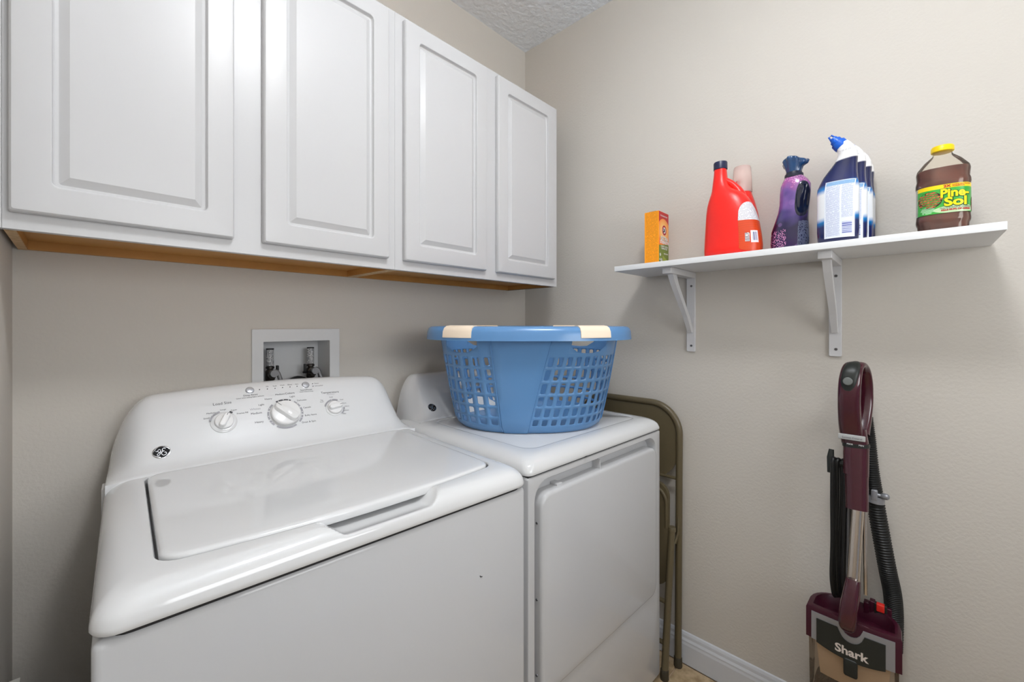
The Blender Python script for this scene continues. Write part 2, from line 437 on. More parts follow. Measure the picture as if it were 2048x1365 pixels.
# ================================================================== washer and dryer
ZD = .905                                      # seam between cabinet and top
CPROF = [(0, 0), (.012, .030), (.05, .055), (.10, .095), (.16, .165), (.26, .30), (.38, .47), (.50, .64), (.60, .78), (.675, .88), (.72, .935), (.775, .975), (.84, .995), (.92, 1.0), (1.0, .99), (1.0, -.2)]
def console_H(s, s0=.76, H0=.155, Hm=-.035, crown=0.0):
    H0 = H0+crown*(1-(s/.8)**2)
    if s <= s0: return H0
    q = (s-s0)/(1-s0)
    return Hm + (H0-Hm)*max(0, 1-q**2.3)**.60
def make_console(t, uc, hw, v0, vb, z0, name='console', H0=.155, mat_=M_app, crown=0.0):
    vf = vb-v0
    prof = [(k*vf, z_) for k, z_ in CPROF]
    prof0 = [(0, 0.0), (.03*vf, .03), (.09*vf, .08), (.16*vf, .16), (.26*vf, .30), (.38*vf, .47), (.50*vf, .64), (.60*vf, .78), (.675*vf, .88), (.72*vf, .935), (.775*vf, .975), (.84*vf, .995), (.92*vf, 1.0), (1.0*vf, .99), (1.0*vf, -.2)]
    ss = []
    N = 56
    for k in range(N+1):
        a = -1 + 2*k/N; ss.append(math.copysign(sin(abs(a)*pi/2)**.85, a) if abs(a) > 1e-9 else 0)
    loops = []
    for s_ in ss:
        a = abs(s_); H = console_H(a, H0=H0, crown=crown)
        push = 0 if a < .82 else vf*.55*((a-.82)/.18)**2.2
        lp = [(uc+hw*s_, v0, z0-.046)]
        for (dv, zf) in prof:
            vv = v0 + dv
            f = (1-dv/vf)
            vv = vv + push*f*min(1, (dv/vf)/.30)
            lp.append((uc+hw*s_, vv, z0 + (H*zf if zf >= 0 else -.06)))
        loops.append(lp)
    g = G(); g.loft(loops, True, True, closed=False)
    g.f = [tuple(reversed(f)) for f in g.f]
    return g.out(name, mat_, t, angle=50)

# ---- washing machine: local u along the front, v back, origin at the front bottom middle
WR = radians(-3.5)
W = thing('washing_machine', 'white top-load washing machine with control dials on its sloped console', 'washing machine', (-1.239, -.771, 0), WR)
WM = Matrix.Translation((-1.239, -.771, 0)) @ Matrix.Rotation(WR, 4, 'Z'); WI = WM.inverted(); WN = WM.to_3x3()
def wloc(px, py, o, n):           # a point of the machine's own plane
    return WI @ onplane(px, py, WM @ V(o), WN @ V(n))
wu0, wu1, wv1 = -.359, .369, .700
wc = (wu0+wu1)/2; wh = (wu1-wu0)/2
g = G().box(wu0+.0025, wu1-.006, .005, wv1-.01, .02, ZD-.0045, b=.010)
g.out('cabinet_body', M_appf, W)
g = G().loft([[(x, y, z) for x, y in rr(wc, wv1/2, wh-.010, wv1/2-.0075, .03, 6)] for z in (ZD-.006, ZD+.003)])
g.out('seam_shade', M_dark, W)  # dark filler stands in for the shade under the deck's lip
for sx in (wu0+.06, wu1-.06):
    for sy in (.07, wv1-.08):
        G().lathe([(.02, 0), (.02, .008), (.008, .010), (.008, .03)], 16, mtx=Matrix.Translation((sx, sy, 0))).out('foot', M_black, W)
# lid outline (bowed front edge)
lu0, lu1, lv0, lv1 = -.291, .313, .072, .523
lc, lh = (lu0+lu1)/2, (lu1-lu0)/2
NE = 110
def lidloop(grow, z, r=.030):
    P = rr(lc, (lv0+lv1)/2, lh+grow, (lv1-lv0)/2+grow, r, 6, NE); out = []
    for (x, y) in P:
        if y < lv0+.05:
            y -= .022*max(0, 1-((x-lc)/lh)**2)*(1-max(0, (y-lv0)/.05))
        out.append((x, y, z))
    return out
def outloop(ins, z, r=.030):
    return [(x, y, z) for x, y in rr(wc, wv1/2, wh-ins, wv1/2-ins, r, 6, NE)]
inner = lidloop(.004, 0); outer = outloop(0, 0)
sc0, sc1 = -.092, .146
def scoop(u):
    if u <= sc0 or u >= sc1: return 0
    q = (u-sc0)/(sc1-sc0); e = min(q, 1-q)/.17
    return 1 if e >= 1 else e*e*(3-2*e)
loops = [lidloop(-.02, .912), lidloop(.004, .912), lidloop(.004, .9455), lidloop(.0055, .9475)]
NTt = 40
for k in range(1, NTt+1):
    tt = (k/NTt)
    lp = []
    for (a, b) in zip(lidloop(.0055, 0), outer):
        x, y = a[0]+(b[0]-a[0])*tt, a[1]+(b[1]-a[1])*tt
        z = .914 + .0335*(1-tt**3.2)**.62
        if y < .12:
            s_ = scoop(x)
            if s_ > 0:
                tr = .93*s_**.42
                if tt < tr: z -= .0245*s_*(1-(tt/tr)**3.0)**1.15
        lp.append((x, y, z))
    loops.append(lp)
# the first rings follow the scoop down too
for li in (2, 3):
    loops[li] = [((x, y, z) if y > .10 or scoop(x) == 0 else (x, y+.030*scoop(x), z-.024*scoop(x))) for x, y, z in loops[li]]
loops[1] = [((x, y, z) if y > .10 else (x, y+.030*scoop(x), z)) for x, y, z in loops[1]]
loops[0] = [((x, y, z) if y > .14 else (x, y+.030*scoop(x), z)) for x, y, z in loops[0]]
loops.insert(4, [(x, y, .9475-(.0245*scoop(x) if y < .10 else 0)) for x, y, z in lidloop(.0053, 0)])
loops += [outloop(-.0005, ZD+.0045), outloop(.0008, ZD+.001), outloop(.004, ZD-.0005)]
g = G(); g.loft(loops, True, False); g.f = [tuple(f) for f in g.f]
g.f = [tuple(reversed(f)) for f in g.f]
g.out('top_deck', M_app, W, angle=40)
# lid
L = [lidloop(-.003, .934), lidloop(-.001, .9345), lidloop(0, .937), lidloop(0, .9465), lidloop(-.001, .949), lidloop(-.0035, .9510), lidloop(-.008, .9518), lidloop(-.02, .952)]
g = G(); g.loft(L); g.f = [tuple(reversed(f)) for f in g.f]
g.out('lid', M_app, W, angle=40)
WH0, WCR = .160, .012
make_console(W, wc, wh-.0025, .520, wv1, .945, H0=WH0, crown=WCR)
def zsurf(u, v):
    k = (v-.520)/(wv1-.520); H = console_H(abs(u-wc)/(wh-.0025), H0=WH0, crown=WCR)
    for (a, fa), (b, fb) in zip(CPROF[:-1], CPROF[1:]):
        if a <= k <= b: return .945 + H*(fa+(fb-fa)*(k-a)/(b-a))
    return .945+H
# face of the console
cf_o = V((0, .520+.26*.18, .945+.30*.169)); cf_1 = V((0, .520+.60*.18, .945+.78*.169))
cb = (cf_1-cf_o).normalized(); cn = V((1, 0, 0)).cross(cb).normalized()
if cn.y > 0: cn = -cn
def con(px, py):                 # pixel to (u, b) on the console face
    p = wloc(px, py, cf_o, cn) - cf_o
    return p.x, p.dot(cb)
def conf(u, b, rot=0.0):         # matrix on the console face
    ax = V((1, 0, 0)); R_ = Matrix.Rotation(rot, 4, 'Z')
    o_ = cf_o + ax*u + cb*b; o_.z = zsurf(o_.x, o_.y)
    return frame(o_, ax, cb, cn) @ R_
def ctext(s, px, py, size, m=M_print, off=None, align='CENTER', name='lettering', sx=1.0):
    u, b = con(px, py); F_ = conf(u, b)
    def fn(x, y, z):
        p_ = F_ @ V((x, y, 0)); p_.z = zsurf(p_.x, p_.y)+.0007; return p_
    return text(s, size*.86, m, W, fn, name=name, off=0.0, align=align, sx=sx)
def arc(cu, cb_, r, a0, a1, w, m, h=.0006, name='dial_ring'):
    g = G(); n = max(3, int(abs(a1-a0)/8)); vs = []; fs = []
    for k in range(n+1):
        a = radians(a0+(a1-a0)*k/n)
        for rr_ in (r-w/2, r+w/2): vs.append((rr_*cos(a), rr_*sin(a), h))
    for k in range(n): fs.append((2*k, 2*k+1, 2*k+3, 2*k+2))
    g.add(vs, fs, conf(cu, cb_)); return g.out(name, m, W, smooth=False)
def knob(px, py, r, ang, hgt=.016, base=None):
    u, b = con(px, py); F_ = conf(u, b, ang)
    if base:
        G().lathe([(base, 0), (base, .0012), (base-.003, .003), (r+.001, .0032)], 40, mtx=conf(u, b)).out('knob_collar', M_app, W)
    k = G().lathe([(r*.98, .002), (r, .004), (r, hgt*.45), (r*.95, hgt*.58), (r*.82, hgt*.64), (.001, hgt*.66)], 44, mtx=F_).out('knob', M_knob, W)
    g = G(); hw_, hl = r*.34, r*.97
    Ls = []
    for (z, s_) in ((hgt*.5, 1.25), (hgt*.75, 1.08), (hgt*1.05, .95), (hgt*1.2, .85), (hgt*1.26, .65)):
        Ls.append([(x, y, z) for x, y in rr(0, 0, hw_*s_, hl*(1-(1-s_)*.25 if s_ < 1 else 1)*.97, hw_*s_*.95, 6)])
    g.loft(Ls, mtx=F_)
    kk = g.out('grip_bar', M_knob, k)
    g = G().box(-.0006, .0006, hl*.55, hl*.9, hgt*1.24, hgt*1.27, mtx=F_); g.out('pointer_mark', M_print, k, smooth=False)
    return u, b
ku, kb = knob(448, 845, .0205, radians(-28), base=.029)
for a0, a1, mm in ((168, 140, M_printg), (136, 104, M_printg), (62, 48, M_print)): arc(ku, kb, .0295, a0, a1, .0045, mm, h=.004)
du, db = knob(571.5, 829, .0370, radians(42), hgt=.020, base=.0388)
for a0, a1, mm in ((64, 116, M_print), (132, 160, M_printg), (164, 196, M_printg), (200, 222, M_printg), (232, 300, M_printg), (316, 345, M_printg), (350, 378, M_printg), (24, 52, M_printg)):
    arc(du, db, .0430, a0, a1, .0048, mm)
for a in (72, 90, 108, 150, 182, 210, 335, 0, 38):
    c = (du+.0430*cos(radians(a)), db+.0430*sin(radians(a)))
    G().lathe([(.0012, .0007), (.0011, .001)], 8, mtx=conf(*c)).out('ring_dot', M_white, W)
tu, tb = knob(669, 817, .0205, radians(-82), base=.0255)
for a0, a1, mm in ((160, 100, M_printg), (96, 60, M_printg), (-4, -20, M_printg), (-24, -50, M_printg)): arc(tu, tb, .0270, a0, a1, .004, mm, h=.004)
def button(px, py, r=.0095):
    u, b = con(px, py)
    G().lathe([(r+.0012, 0), (r+.0012, .0010), (r, .0012), (r, .0028), (r*.86, .0040), (.001, .0046)], 28, mtx=conf(u, b)).out('button', M_btn, W)
button(499.5, 782); button(611, 771)
for px, py in ((519, 780.6), (534.7, 779.5), (550, 778.3), (565, 776.7), (580, 775.4), (594, 774), (625, 768), (626, 773.4)):
    u, b = con(px, py); G().lathe([(.0014, 0), (.0014, .0008)], 10, mtx=conf(u, b)).out('indicator_light', M_print, W)
for s_, px, py, sz, m_ in (('Load Size', 444.5, 808, .0125, M_print), ('Small', 413, 837.5, .0070, M_print), ('Medium', 422, 827, .0070, M_print), ('Large', 446, 820.5, .0070, M_print),
    ('Super', 468, 821.6, .0070, M_print), ('Precise Fill', 485, 828, .0070, M_print), ('Deep Rinse', 501, 792, .0085, M_print), ('Select when adding Fabric Softener', 501, 796.6, .0054, M_print),
    ('Fill', 534.3, 774.5, .0062, M_print), ('Soak', 549.5, 773.3, .0062, M_print), ('Wash', 564.5, 771.8, .0062, M_print), ('Rinse', 579.5, 770.6, .0062, M_print), ('Spin', 593.5, 769.4, .0062, M_print),
    ('Start/Pause', 612.5, 781.6, .0085, M_print), ('Hold 3 Secs to Stop', 613, 785.4, .0054, M_print), ('Pause', 633, 767.4, .0062, M_print), ('Lid Locked', 637.5, 772.6, .0062, M_print),
    ('Medium', 559.7, 791.3, .0085, M_print), ('Colors', 579.5, 789, .0105, M_print), ('Heavy', 536.6, 800.4, .0085, M_print), ('Light', 584.5, 795.5, .0085, M_print),
    ('Delicates', 603.5, 802.7, .0080, M_print), ('Casuals', 614, 816.8, .0080, M_print), ('Bulky Items', 621.5, 831.4, .0080, M_print), ('Drain & Spin', 618, 845, .0085, M_print),
    ('Light', 522.6, 812, .0085, M_print), ('Whites', 510.5, 820.5, .0100, M_printg), ('Medium', 513, 828.7, .0095, M_print), ('Heavy', 518.5, 846, .0095, M_print),
    ('Temperature', 660, 786, .0115, M_print), ('Wash/Rinse', 661, 790, .0055, M_printg), ('Cold', 662, 795.7, .0060, M_print), ('Tap', 643.5, 802.3, .0060, M_print), ('Cold', 643.5, 805.6, .0060, M_print),
    ('Cool', 683, 800, .0060, M_print), ('Warm', 688, 807, .0060, M_print), ('Warm', 694, 813, .0060, M_print), ('Warm', 693.5, 821.2, .0060, M_print), ('Hot', 689.6, 828, .0060, M_print)):
    ctext(s_, px, py, sz, m_)
# round badge with a script monogram
def badge(parent, F_, rx, ry, m_ring=M_chrome):
    def el(k, z): return [(rx*k*cos(2*pi*i/40), ry*k*sin(2*pi*i/40), z) for i in range(40)]
    b = G().loft([el(1, 0), el(1, .0014), el(.96, .0018), el(.93, .0018)], False, True, mtx=F_).out('badge', m_ring, parent)
    G().loft([el(.93, .0019), el(.92, .0021)], False, True, mtx=F_).out('badge_face', M_badge, b)
    g = G()
    for q in range(4):                       # the curls around the rim
        a0 = radians(20+90*q); pts = []
        for k in range(9):
            a = a0+radians(62)*k/8; rr_ = .90-.13*sin(pi*k/8)*(k/8)
            pts.append((rx*rr_*cos(a), ry*rr_*sin(a), .0023))
        g.tube(pts, [rx*.035*sin(pi*(k+.6)/9.6)+rx*.008 for k in range(9)], 6, mtx=F_)
    def stroke(P, w=.05):
        pts = []
        n = len(P)
        for i in range(n-1):
            p0, p1, p2, p3 = P[max(i-1, 0)], P[i], P[i+1], P[min(i+2, n-1)]
            for k in range(5):
                t_ = k/5
                pts.append(tuple(.5*((2*p1[j])+(-p0[j]+p2[j])*t_+(2*p0[j]-5*p1[j]+4*p2[j]-p3[j])*t_*t_+(-p0[j]+3*p1[j]-3*p2[j]+p3[j])*t_**3) for j in range(2)))
        pts.append(P[-1])
        g.tube([(x*rx, y*rx, .0023) for x, y in pts], rx*w, 6, mtx=F_)
    k = ry/rx
    stroke([(-.10, .30*k), (-.22, .44*k), (-.36, .34*k), (-.38, .10*k), (-.26, -.02*k), (-.12, .10*k), (-.08, .34*k), (-.10, .0), (-.18, -.38*k), (-.34, -.52*k), (-.48, -.40*k), (-.38, -.22*k), (-.16, -.10*k), (.02, .04*k)])
    stroke([(-.62, .26*k), (-.54, .14*k), (-.42, .20*k)])
    stroke([(.42, .40*k), (.34, .56*k), (.18, .54*k), (.08, .34*k), (.14, .14*k), (.32, .10*k)], .06); stroke([(.32, .10*k), (.12, .04*k), (.01, -.16*k), (.04, -.42*k), (.20, -.58*k), (.40, -.54*k), (.52, -.36*k), (.48, -.16*k), (.38, -.12*k), (.33, -.20*k)], .06)
    g.out('monogram', M_chrome, b)
    return b
bu, bb = con(323, 904)
badge(W, conf(bu, bb), .0165, .0150)
# a small chip in the enamel of the front
p = wloc(962, 1154, (0, .005, 0), (0, 1, 0))
G().tube([(p.x-.003, .0046, p.z+.003), (p.x-.001, .0046, p.z), (p.x+.003, .0046, p.z-.001)], .0009, 6).out('enamel_chip', M_dark, W)
p = wloc(202, 1000, (wu0, 0, 0), (1, 0, 0))
G().box(wu0-.004, wu0+.006, .55, .60, .87, .93, b=.003).out('hinge_cover', M_app, W)

# ---- dryer
DR = radians(-2.0)
DLOC = (-.4915, -.7765, 0)
D = thing('clothes_dryer', 'white front-load clothes dryer under the blue laundry basket', 'dryer', DLOC, DR)
DM = Matrix.Translation(DLOC) @ Matrix.Rotation(DR, 4, 'Z'); DI = DM.inverted(); DN = DM.to_3x3()
def dloc(px, py, o, n): return DI @ onplane(px, py, DM @ V(o), DN @ V(n))
dh, dv1 = .350, .715
# body with a pocket around the door
a1 = dloc(1071, 1100, (0, 0, 0), (0, 1, 0)); a2 = dloc(1314, 900, (0, 0, 0), (0, 1, 0))
zt = dloc(1200, 917, (0, 0, 0), (0, 1, 0)).z
b1 = dloc(1083, 1100, (0, -.002, 0), (0, 1, 0)); zd = dloc(1200, 942, (0, -.002, 0), (0, 1, 0)).z; zb = dloc(1300, 1199, (0, -.002, 0), (0, 1, 0)).z
pu0, pu1 = a1.x, a2.x
print('DRYER', pu0, pu1, zt, b1.x, zd, zb)
def dr(u0, u1, z0, z1, v, r, n=6): return [(p[0], v, p[1]) for p in rr((u0+u1)/2, (z0+z1)/2, (u1-u0)/2, (z1-z0)/2, r, n)]
g = G()
g.loft([dr(-dh+.004, dh-.004, .02, ZD-.004, dv1-.01, .006), dr(-dh+.004, dh-.004, .02, ZD-.004, .010, .006), dr(-dh+.006, dh-.006, .022, ZD-.006, .005, .006), dr(-dh+.010, dh-.010, .026, ZD-.010, .0035, .006),
        dr(pu0, pu1, zb-.004, zt, .0035, .050), dr(pu0+.002, pu1-.002, zb-.002, zt-.002, .006, .048), dr(pu0+.004, pu1-.004, zb, zt-.010, .034, .046)], True, True)
g.out('cabinet_body', M_appf, D, angle=40)
G().box(-dh+.008, dh-.008, .008, dv1-.015, ZD-.006, ZD+.003).out('seam_shade', M_dark, D)  # dark filler stands in for shade in the dryer's top seam
for sx in (-dh+.06, dh-.06):
    for sy in (.07, dv1-.08):
        G().lathe([(.02, 0), (.02, .008), (.008, .010), (.008, .03)], 16, mtx=Matrix.Translation((sx, sy, 0))).out('foot', M_black, D)
# door slab
q0, q1 = b1.x, pu1-.006
g = G()
g.loft([dr(q0, q1, zb, zd, .033, .035), dr(q0, q1, zb, zd, .006, .035), dr(q0+.001, q1-.001, zb+.001, zd-.001, .001, .034), dr(q0+.004, q1-.004, zb+.004, zd-.004, -.0025, .031), dr(q0+.009, q1-.009, zb+.009, zd-.009, -.004, .026)], False, True)
dd = g.out('door', M_appf, D, angle=40)
G().box(q0+.075, q0+.095, .008, .034, zd-.002, zd+.007, b=.002).out('door_catch', M_appf, D)
G().box(q0+.27, q0+.274, .006, .036, zd-.002, zt-.008).out('pocket_rib', M_appf, D)
for py in (1043, 1195, 1345):
    p = dloc(1075, py, (0, .02, 0), (0, 1, 0))
    G().lathe([(.0035, 0), (.003, .0015)], 12, mtx=Matrix.Translation((q0+.0002, .014, p.z)) @ Matrix.Rotation(radians(-90), 4, 'Y')).out('screw', M_screw, D)
# top: rolled edges and a sunken centre panel
def drl(ins, z, r, back=0.0):
    return [(x, y, z) for x, y in rr(0, dv1/2, dh-ins, dv1/2-ins, r, 6, 6)]
def dpl(ins, z, r=.045):          # outline of the centre panel
    return [(x, y, z) for x, y in rr(.003, (.062+.52)/2, .283-ins, (.52-.062)/2-ins, r, 6, 6)]
L = [drl(.004, ZD-.0005, .018), drl(.0008, ZD+.001, .02), drl(0, ZD+.0045, .022)]
o_, i_ = drl(0, 0, .022), dpl(-.002, 0)
for k in range(0, 15):
    tt = 1-k/14
    L.append([(b[0]+(a[0]-b[0])*tt, b[1]+(a[1]-b[1])*tt, .913+.034*(1-tt**3.0)**.6) for a, b in zip(o_, i_)])
L += [dpl(-.0005, .9460), dpl(.0, .9452), dpl(.0025, .9452), dpl(.006, .9462)]
g = G(); g.loft(L, False, True); g.out('top_deck', M_app, D, angle=40)
make_console(D, -.002, .318, .535, .700, .945, H0=.150)
cfd_o = V((0, .535+.26*.165, .945+.30*.150)); cfd_1 = V((0, .535+.60*.165, .945+.78*.150))
db_ = (cfd_1-cfd_o).normalized(); dn_ = V((1, 0, 0)).cross(db_)
if dn_.y > 0: dn_ = -dn_
p = dloc(864, 816, cfd_o, dn_) - cfd_o
badge(D, frame(cfd_o + V((p.x, 0, 0)) + db_*p.dot(db_), V((1, 0, 0)), db_, dn_), .0165, .0155)
p = dloc(1172, 919, (0, -.001, 0), (0, 1, 0))
G().tube([(p.x-.004, -.0006, ZD+.001), (p.x+.006, -.0006, ZD+.0015)], .0011, 6).out('enamel_chip', M_dark, D)

# ================================================================== laundry basket
BC = V((-.488, -.451, .9475)); TH0 = atan2(-FW.y, -FW.x)      # direction that faces the room
B = thing('laundry_basket', 'blue plastic laundry basket with cream grips standing on the dryer', 'basket', BC, TH0)
# local: x towards the room (front), y to the right as seen from the front -> angle t from +x towards +y
def brad(h):      # half axes at height h
    k = h/.33
    a = .247 + (.312-.247)*k**.8; b = .222 + (.272-.222)*k**.8
    if h < .02: a -= .010*(1-h/.02)**2; b -= .010*(1-h/.02)**2
    return a, b     # a across, b towards the room
def bpt(t_, h, o=0.0):
    a, b = brad(h); e = 2.35
    c, s_ = cos(t_), sin(t_)
    r = (abs(c/(b+o))**e + abs(s_/(a+o))**e)**(-1/e)
    return V((r*c, r*s_, h))
PC = radians(7)*-1      # centre of the front panel, turned a little to the left
deg = radians
def edges(h):           # panel borders at height h: the plain panels narrow towards the base
    k = 1-h/.33
    e = {}
    fw_ = deg(21-11*k); sw = deg(13-5*k); PC = radians(-5.5-6.5*k)
    return [PC-fw_, PC+fw_, PC+deg(90)-sw, PC+deg(90)+sw, PC+deg(180)-fw_, PC+deg(180)+fw_, PC+deg(270)-sw, PC+deg(270)+sw]
hz = [0, .006, .014, .022]
rows = [(.025, .045), (.053, .078), (.087, .116), (.125, .156), (.166, .198), (.207, .236)]
g = G(); vid = {}
def vert(key, t_, h, o=0.0):
    if key not in vid:
        vid[key] = len(g.v); g.v.append(bpt(t_, h, o))
    return vid[key]
secs = []               # (edge index a, edge index b, columns, kind)
NCOL = [10, 8, 10, 8]
bands = []
for q in range(4):
    secs.append((2*q, 2*q+1, 6, 'panel', q)); secs.append((2*q+1, (2*q+2) % 8, NCOL[q], 'holes', q))
def tof(sec, f, h):
    ed = edges(h); a, b = ed[sec[0]], ed[sec[1]]
    if b < a: b += 2*pi
    return a+(b-a)*f
cuts = [0, .006, .014, .0225]
for a, b in rows: cuts += [a-.003, b+.003] if False else []
levels = [0, .006, .014, .0235]
for i, (a, b) in enumerate(rows):
    levels.append((b + (rows[i+1][0] if i < 5 else b+.006))/2)
# levels: 0,.006,.014,.0235, then the upper border of every hole row
levels += [.245, .299, .312, .325]
levels = sorted(set(round(x, 5) for x in levels))
def V_(si, i, n, li):
    sec = secs[si]
    if i == n: si2, i2 = (si+1) % 8, 0
    else: si2, i2 = si, i
    return vert((si2, i2, li), tof(secs[si2], i2/secs[si2][2], levels[li]), levels[li])
rowlev = {}
for ri, (a, b) in enumerate(rows):
    for li in range(len(levels)-1):
        if levels[li] <= a and levels[li+1] >= b: rowlev[li] = ri
hl = [li for li in range(len(levels)-1) if abs(levels[li]-.245) < 1e-4][0]
for si, sec in enumerate(secs):
    n = sec[2]
    for li in range(len(levels)-1):
        h0, h1 = levels[li], levels[li+1]
        if sec[3] == 'holes' and li == hl:       # hand hole below the rim: one wide rounded opening
            i0, i1 = (3, 7) if n == 8 else (2, 7)
            for i in list(range(0, i0))+list(range(i1, n)):
                g.f.append((V_(si, i, n, li), V_(si, i+1, n, li), V_(si, i+1, n, li+1), V_(si, i, n, li+1)))
            bl = [(i/n, h0, V_(si, i, n, li)) for i in range(i0, i1+1)] + [(i/n, h1, V_(si, i, n, li+1)) for i in range(i1, i0-1, -1)]
            f0, f1 = i0/n, i1/n; fc = (f0+f1)/2; inner_ = []
            for (f, h, vi) in bl:
                x = (f-fc)/((f1-f0)/2); y = (h-(h0+h1)/2)/((h1-h0)/2)
                if y < 0:                         # lower edge curves up at the ends
                    yy = -.95+.75*abs(x)**3.2; xx = x*.90
                else: yy = .90; xx = x*.93
                f_ = fc+xx*(f1-f0)/2; h_ = (h0+h1)/2+yy*(h1-h0)/2
                inner_.append(len(g.v)); g.v.append(bpt(tof(sec, f_, h_), h_))
            m_ = len(bl)
            for k in range(m_):
                k2 = (k+1) % m_; g.f.append((bl[k][2], bl[k2][2], inner_[k2], inner_[k]))
            continue
        for i in range(n):
            q = (V_(si, i, n, li), V_(si, i+1, n, li), V_(si, i+1, n, li+1), V_(si, i, n, li+1))
            if sec[3] == 'holes' and li in rowlev:
                ra, rb = rows[rowlev[li]]
                fa, fb = (i+.22)/n, (i+.78)/n
                df = (fb-fa)*.20; dh_ = (rb-ra)*.13
                P8 = [(fa+df, ra), (fb-df, ra), (fb, ra+dh_), (fb, rb-dh_), (fb-df, rb), (fa+df, rb), (fa, rb-dh_), (fa, ra+dh_)]
                ids = []
                for (f, h) in P8:
                    ids.append(len(g.v)); g.v.append(bpt(tof(sec, f, h), h))
                g.f += [(q[0], q[1], ids[1], ids[0]), (q[1], ids[2], ids[1]), (q[1], q[2], ids[3], ids[2]), (q[2], ids[4], ids[3]),
                        (q[2], q[3], ids[5], ids[4]), (q[3], ids[6], ids[5]), (q[3], q[0], ids[7], ids[6]), (q[0], ids[0], ids[7])]
            else: g.f.append(q)
# floor of the basket
ring = [V_(si, i, secs[si][2], 0) for si in range(8) for i in range(secs[si][2])]
g.f.append(tuple(reversed(ring)))
ob = g.out('basket_body', M_blue, B, angle=30)
sm = ob.modifiers.new('thickness', 'SOLIDIFY'); sm.thickness = .0028; sm.offset = -1
# ribs at the borders of the plain panels
g = G()
for k, e_ in enumerate(edges(.1)):
    pts = [bpt(edges(h)[k], h, .0008) for h in [.005+.30*j/16 for j in range(17)]]
    g.tube(pts, .0020, 6)
g.out('panel_rib', M_blue, B)
# front plain panel stands slightly proud
for q in (0, 4):
    g = G(); lo_ = []
    for h in [.0+.31*j/14 for j in range(15)]:
        ed = edges(h); a, b = ed[q], ed[q+1]
        lo_.append([bpt(a+(b-a)*f, h, (.0045 if 0 < f < 1 else .0002)) for f in [0, .06]+[.06+.88*k/8 for k in range(1, 8)]+[.94, 1]])
    g.loft(lo_, False, False, closed=False); g.out('plain_panel', M_blue, B)
# rim: rolled lip with a skirt
def rim_ring(o, z, n=120):
    out = []
    for k in range(n):
        t_ = 2*pi*k/n; a, b = .312+o, .272+o; e = 2.5; c, s_ = cos(t_), sin(t_)
        r = (abs(c/b)**e+abs(s_/a)**e)**(-1/e); out.append(V((r*c, r*s_, z-.006)))
    return out
def rim_profile(sk=.292): return [(.0, .312), (.001, .326), (.006, .3325), (.014, .3345), (.024, .333), (.031, .328), (.035, .318), (.0365, .305), (.0375, sk), (.0355, sk), (.033, .308), (.030, .320), (.022, .328), (.008, .328), (.003, .318)]
g = G(); g.loft([rim_ring(o, z) for o, z in rim_profile()+[rim_profile()[0]]], False, False)
g.f = [tuple(reversed(f)) for f in g.f]
g.out('rim', M_blue, B, angle=50)
def grip(tc, half):
    g = G(); n = 12; loops_ = []
    for (o, z) in [(-.001, .312), (-.0005, .328), (.006, .3355), (.014, .3372), (.025, .3355), (.033, .330), (.0375, .319), (.039, .301), (.036, .300), (.030, .312), (.02, .318), (-.001, .312)]:
        lp = []
        for k in range(n+1):
            t_ = tc-half+2*half*k/n; a, b = .312+o, .272+o; e = 2.5; c, s_ = cos(t_), sin(t_)
            r = (abs(c/b)**e+abs(s_/a)**e)**(-1/e); lp.append(V((r*c, r*s_, z-.006)))
        loops_.append(lp)
    g.loft(loops_, False, False, closed=False)
    m_ = len(loops_); nn = n+1
    g.f.append(tuple(k*nn for k in range(m_-1))); g.f.append(tuple(reversed([k*nn+n for k in range(m_-1)])))
    g.f = [tuple(reversed(f)) for f in g.f]
    return g.out('grip', M_cream, B, angle=50)
for tc in (-40, 34, 148, 212): grip(deg(tc), deg(8.5))

# ================================================================== folding chair
CH = thing('folding_chair', 'olive brown metal folding chair folded flat between the dryer and the wall', 'chair', (-.07, -.58, 0))
def cl(o): o.data.transform(Matrix.Translation((.07, .58, 0))); return o
yn, yfar = -.808, -.375
def uframe(x0, x1, z0, z1, ya, yb, R_, r, name):      # an inverted U leaning from x0 at the floor to x1 at the top
    pts = []
    def X_(z): return x0+(x1-x0)*(z-z0)/(z1-z0)
    for k in range(6): z = z0+(z1-R_-z0)*k/6; pts.append((X_(z), ya, z))
    for k in range(13):
        a = pi/2*k/12; z = z1-R_+R_*sin(a); pts.append((X_(z), ya+R_-R_*cos(a), z))
    for k in range(13):
        a = pi/2*k/12; z = z1-R_+R_*cos(a); pts.append((X_(z), yb-R_+R_*sin(a), z))
    for k in range(1, 7): z = z1-R_-(z1-R_-z0)*k/6; pts.append((X_(z), yb, z))
    return cl(G().tube(pts, r, 14).out(name, M_olive, CH))
uframe(-.042, -.028, .012, .975, yn, yfar, .11, .0125, 'back_frame')
# backrest and seat pan, thin pressed sheets
def xz(z): return -.042+(.014)*(z-.012)/.963
def sheet(z0, z1, ins, dx, name, th=.004, R_=.09):
    g = G(); P = rr((yn+yfar)/2, (z0+z1)/2, (yfar-yn)/2-ins, (z1-z0)/2, R_, 8)
    g.loft([[(xz(z)+dx, y, z) for y, z in P], [(xz(z)+dx-th, y, z) for y, z in P]])
    return cl(g.out(name, M_olive, CH))
sheet(.69, .972, .006, .0, 'backrest', R_=.10)
cl(G().tube([(xz(.70)-.004, yn+.01, .700), (xz(.70)-.004, yfar-.01, .700)], .006, 8).out('backrest_bead', M_olive, CH))
sheet(.30, .685, .022, -.030, 'seat', th=.016, R_=.05)
pts = [(-.075, yn+.03, .52)] + [(-.075, yn+.03+.06-.06*cos(pi/2*k/8), .61+.06*sin(pi/2*k/8)) for k in range(9)] + [(-.075, yfar-.10, .67)]
cl(G().tube(pts, .008, 10).out('seat_rail', M_olive, CH))
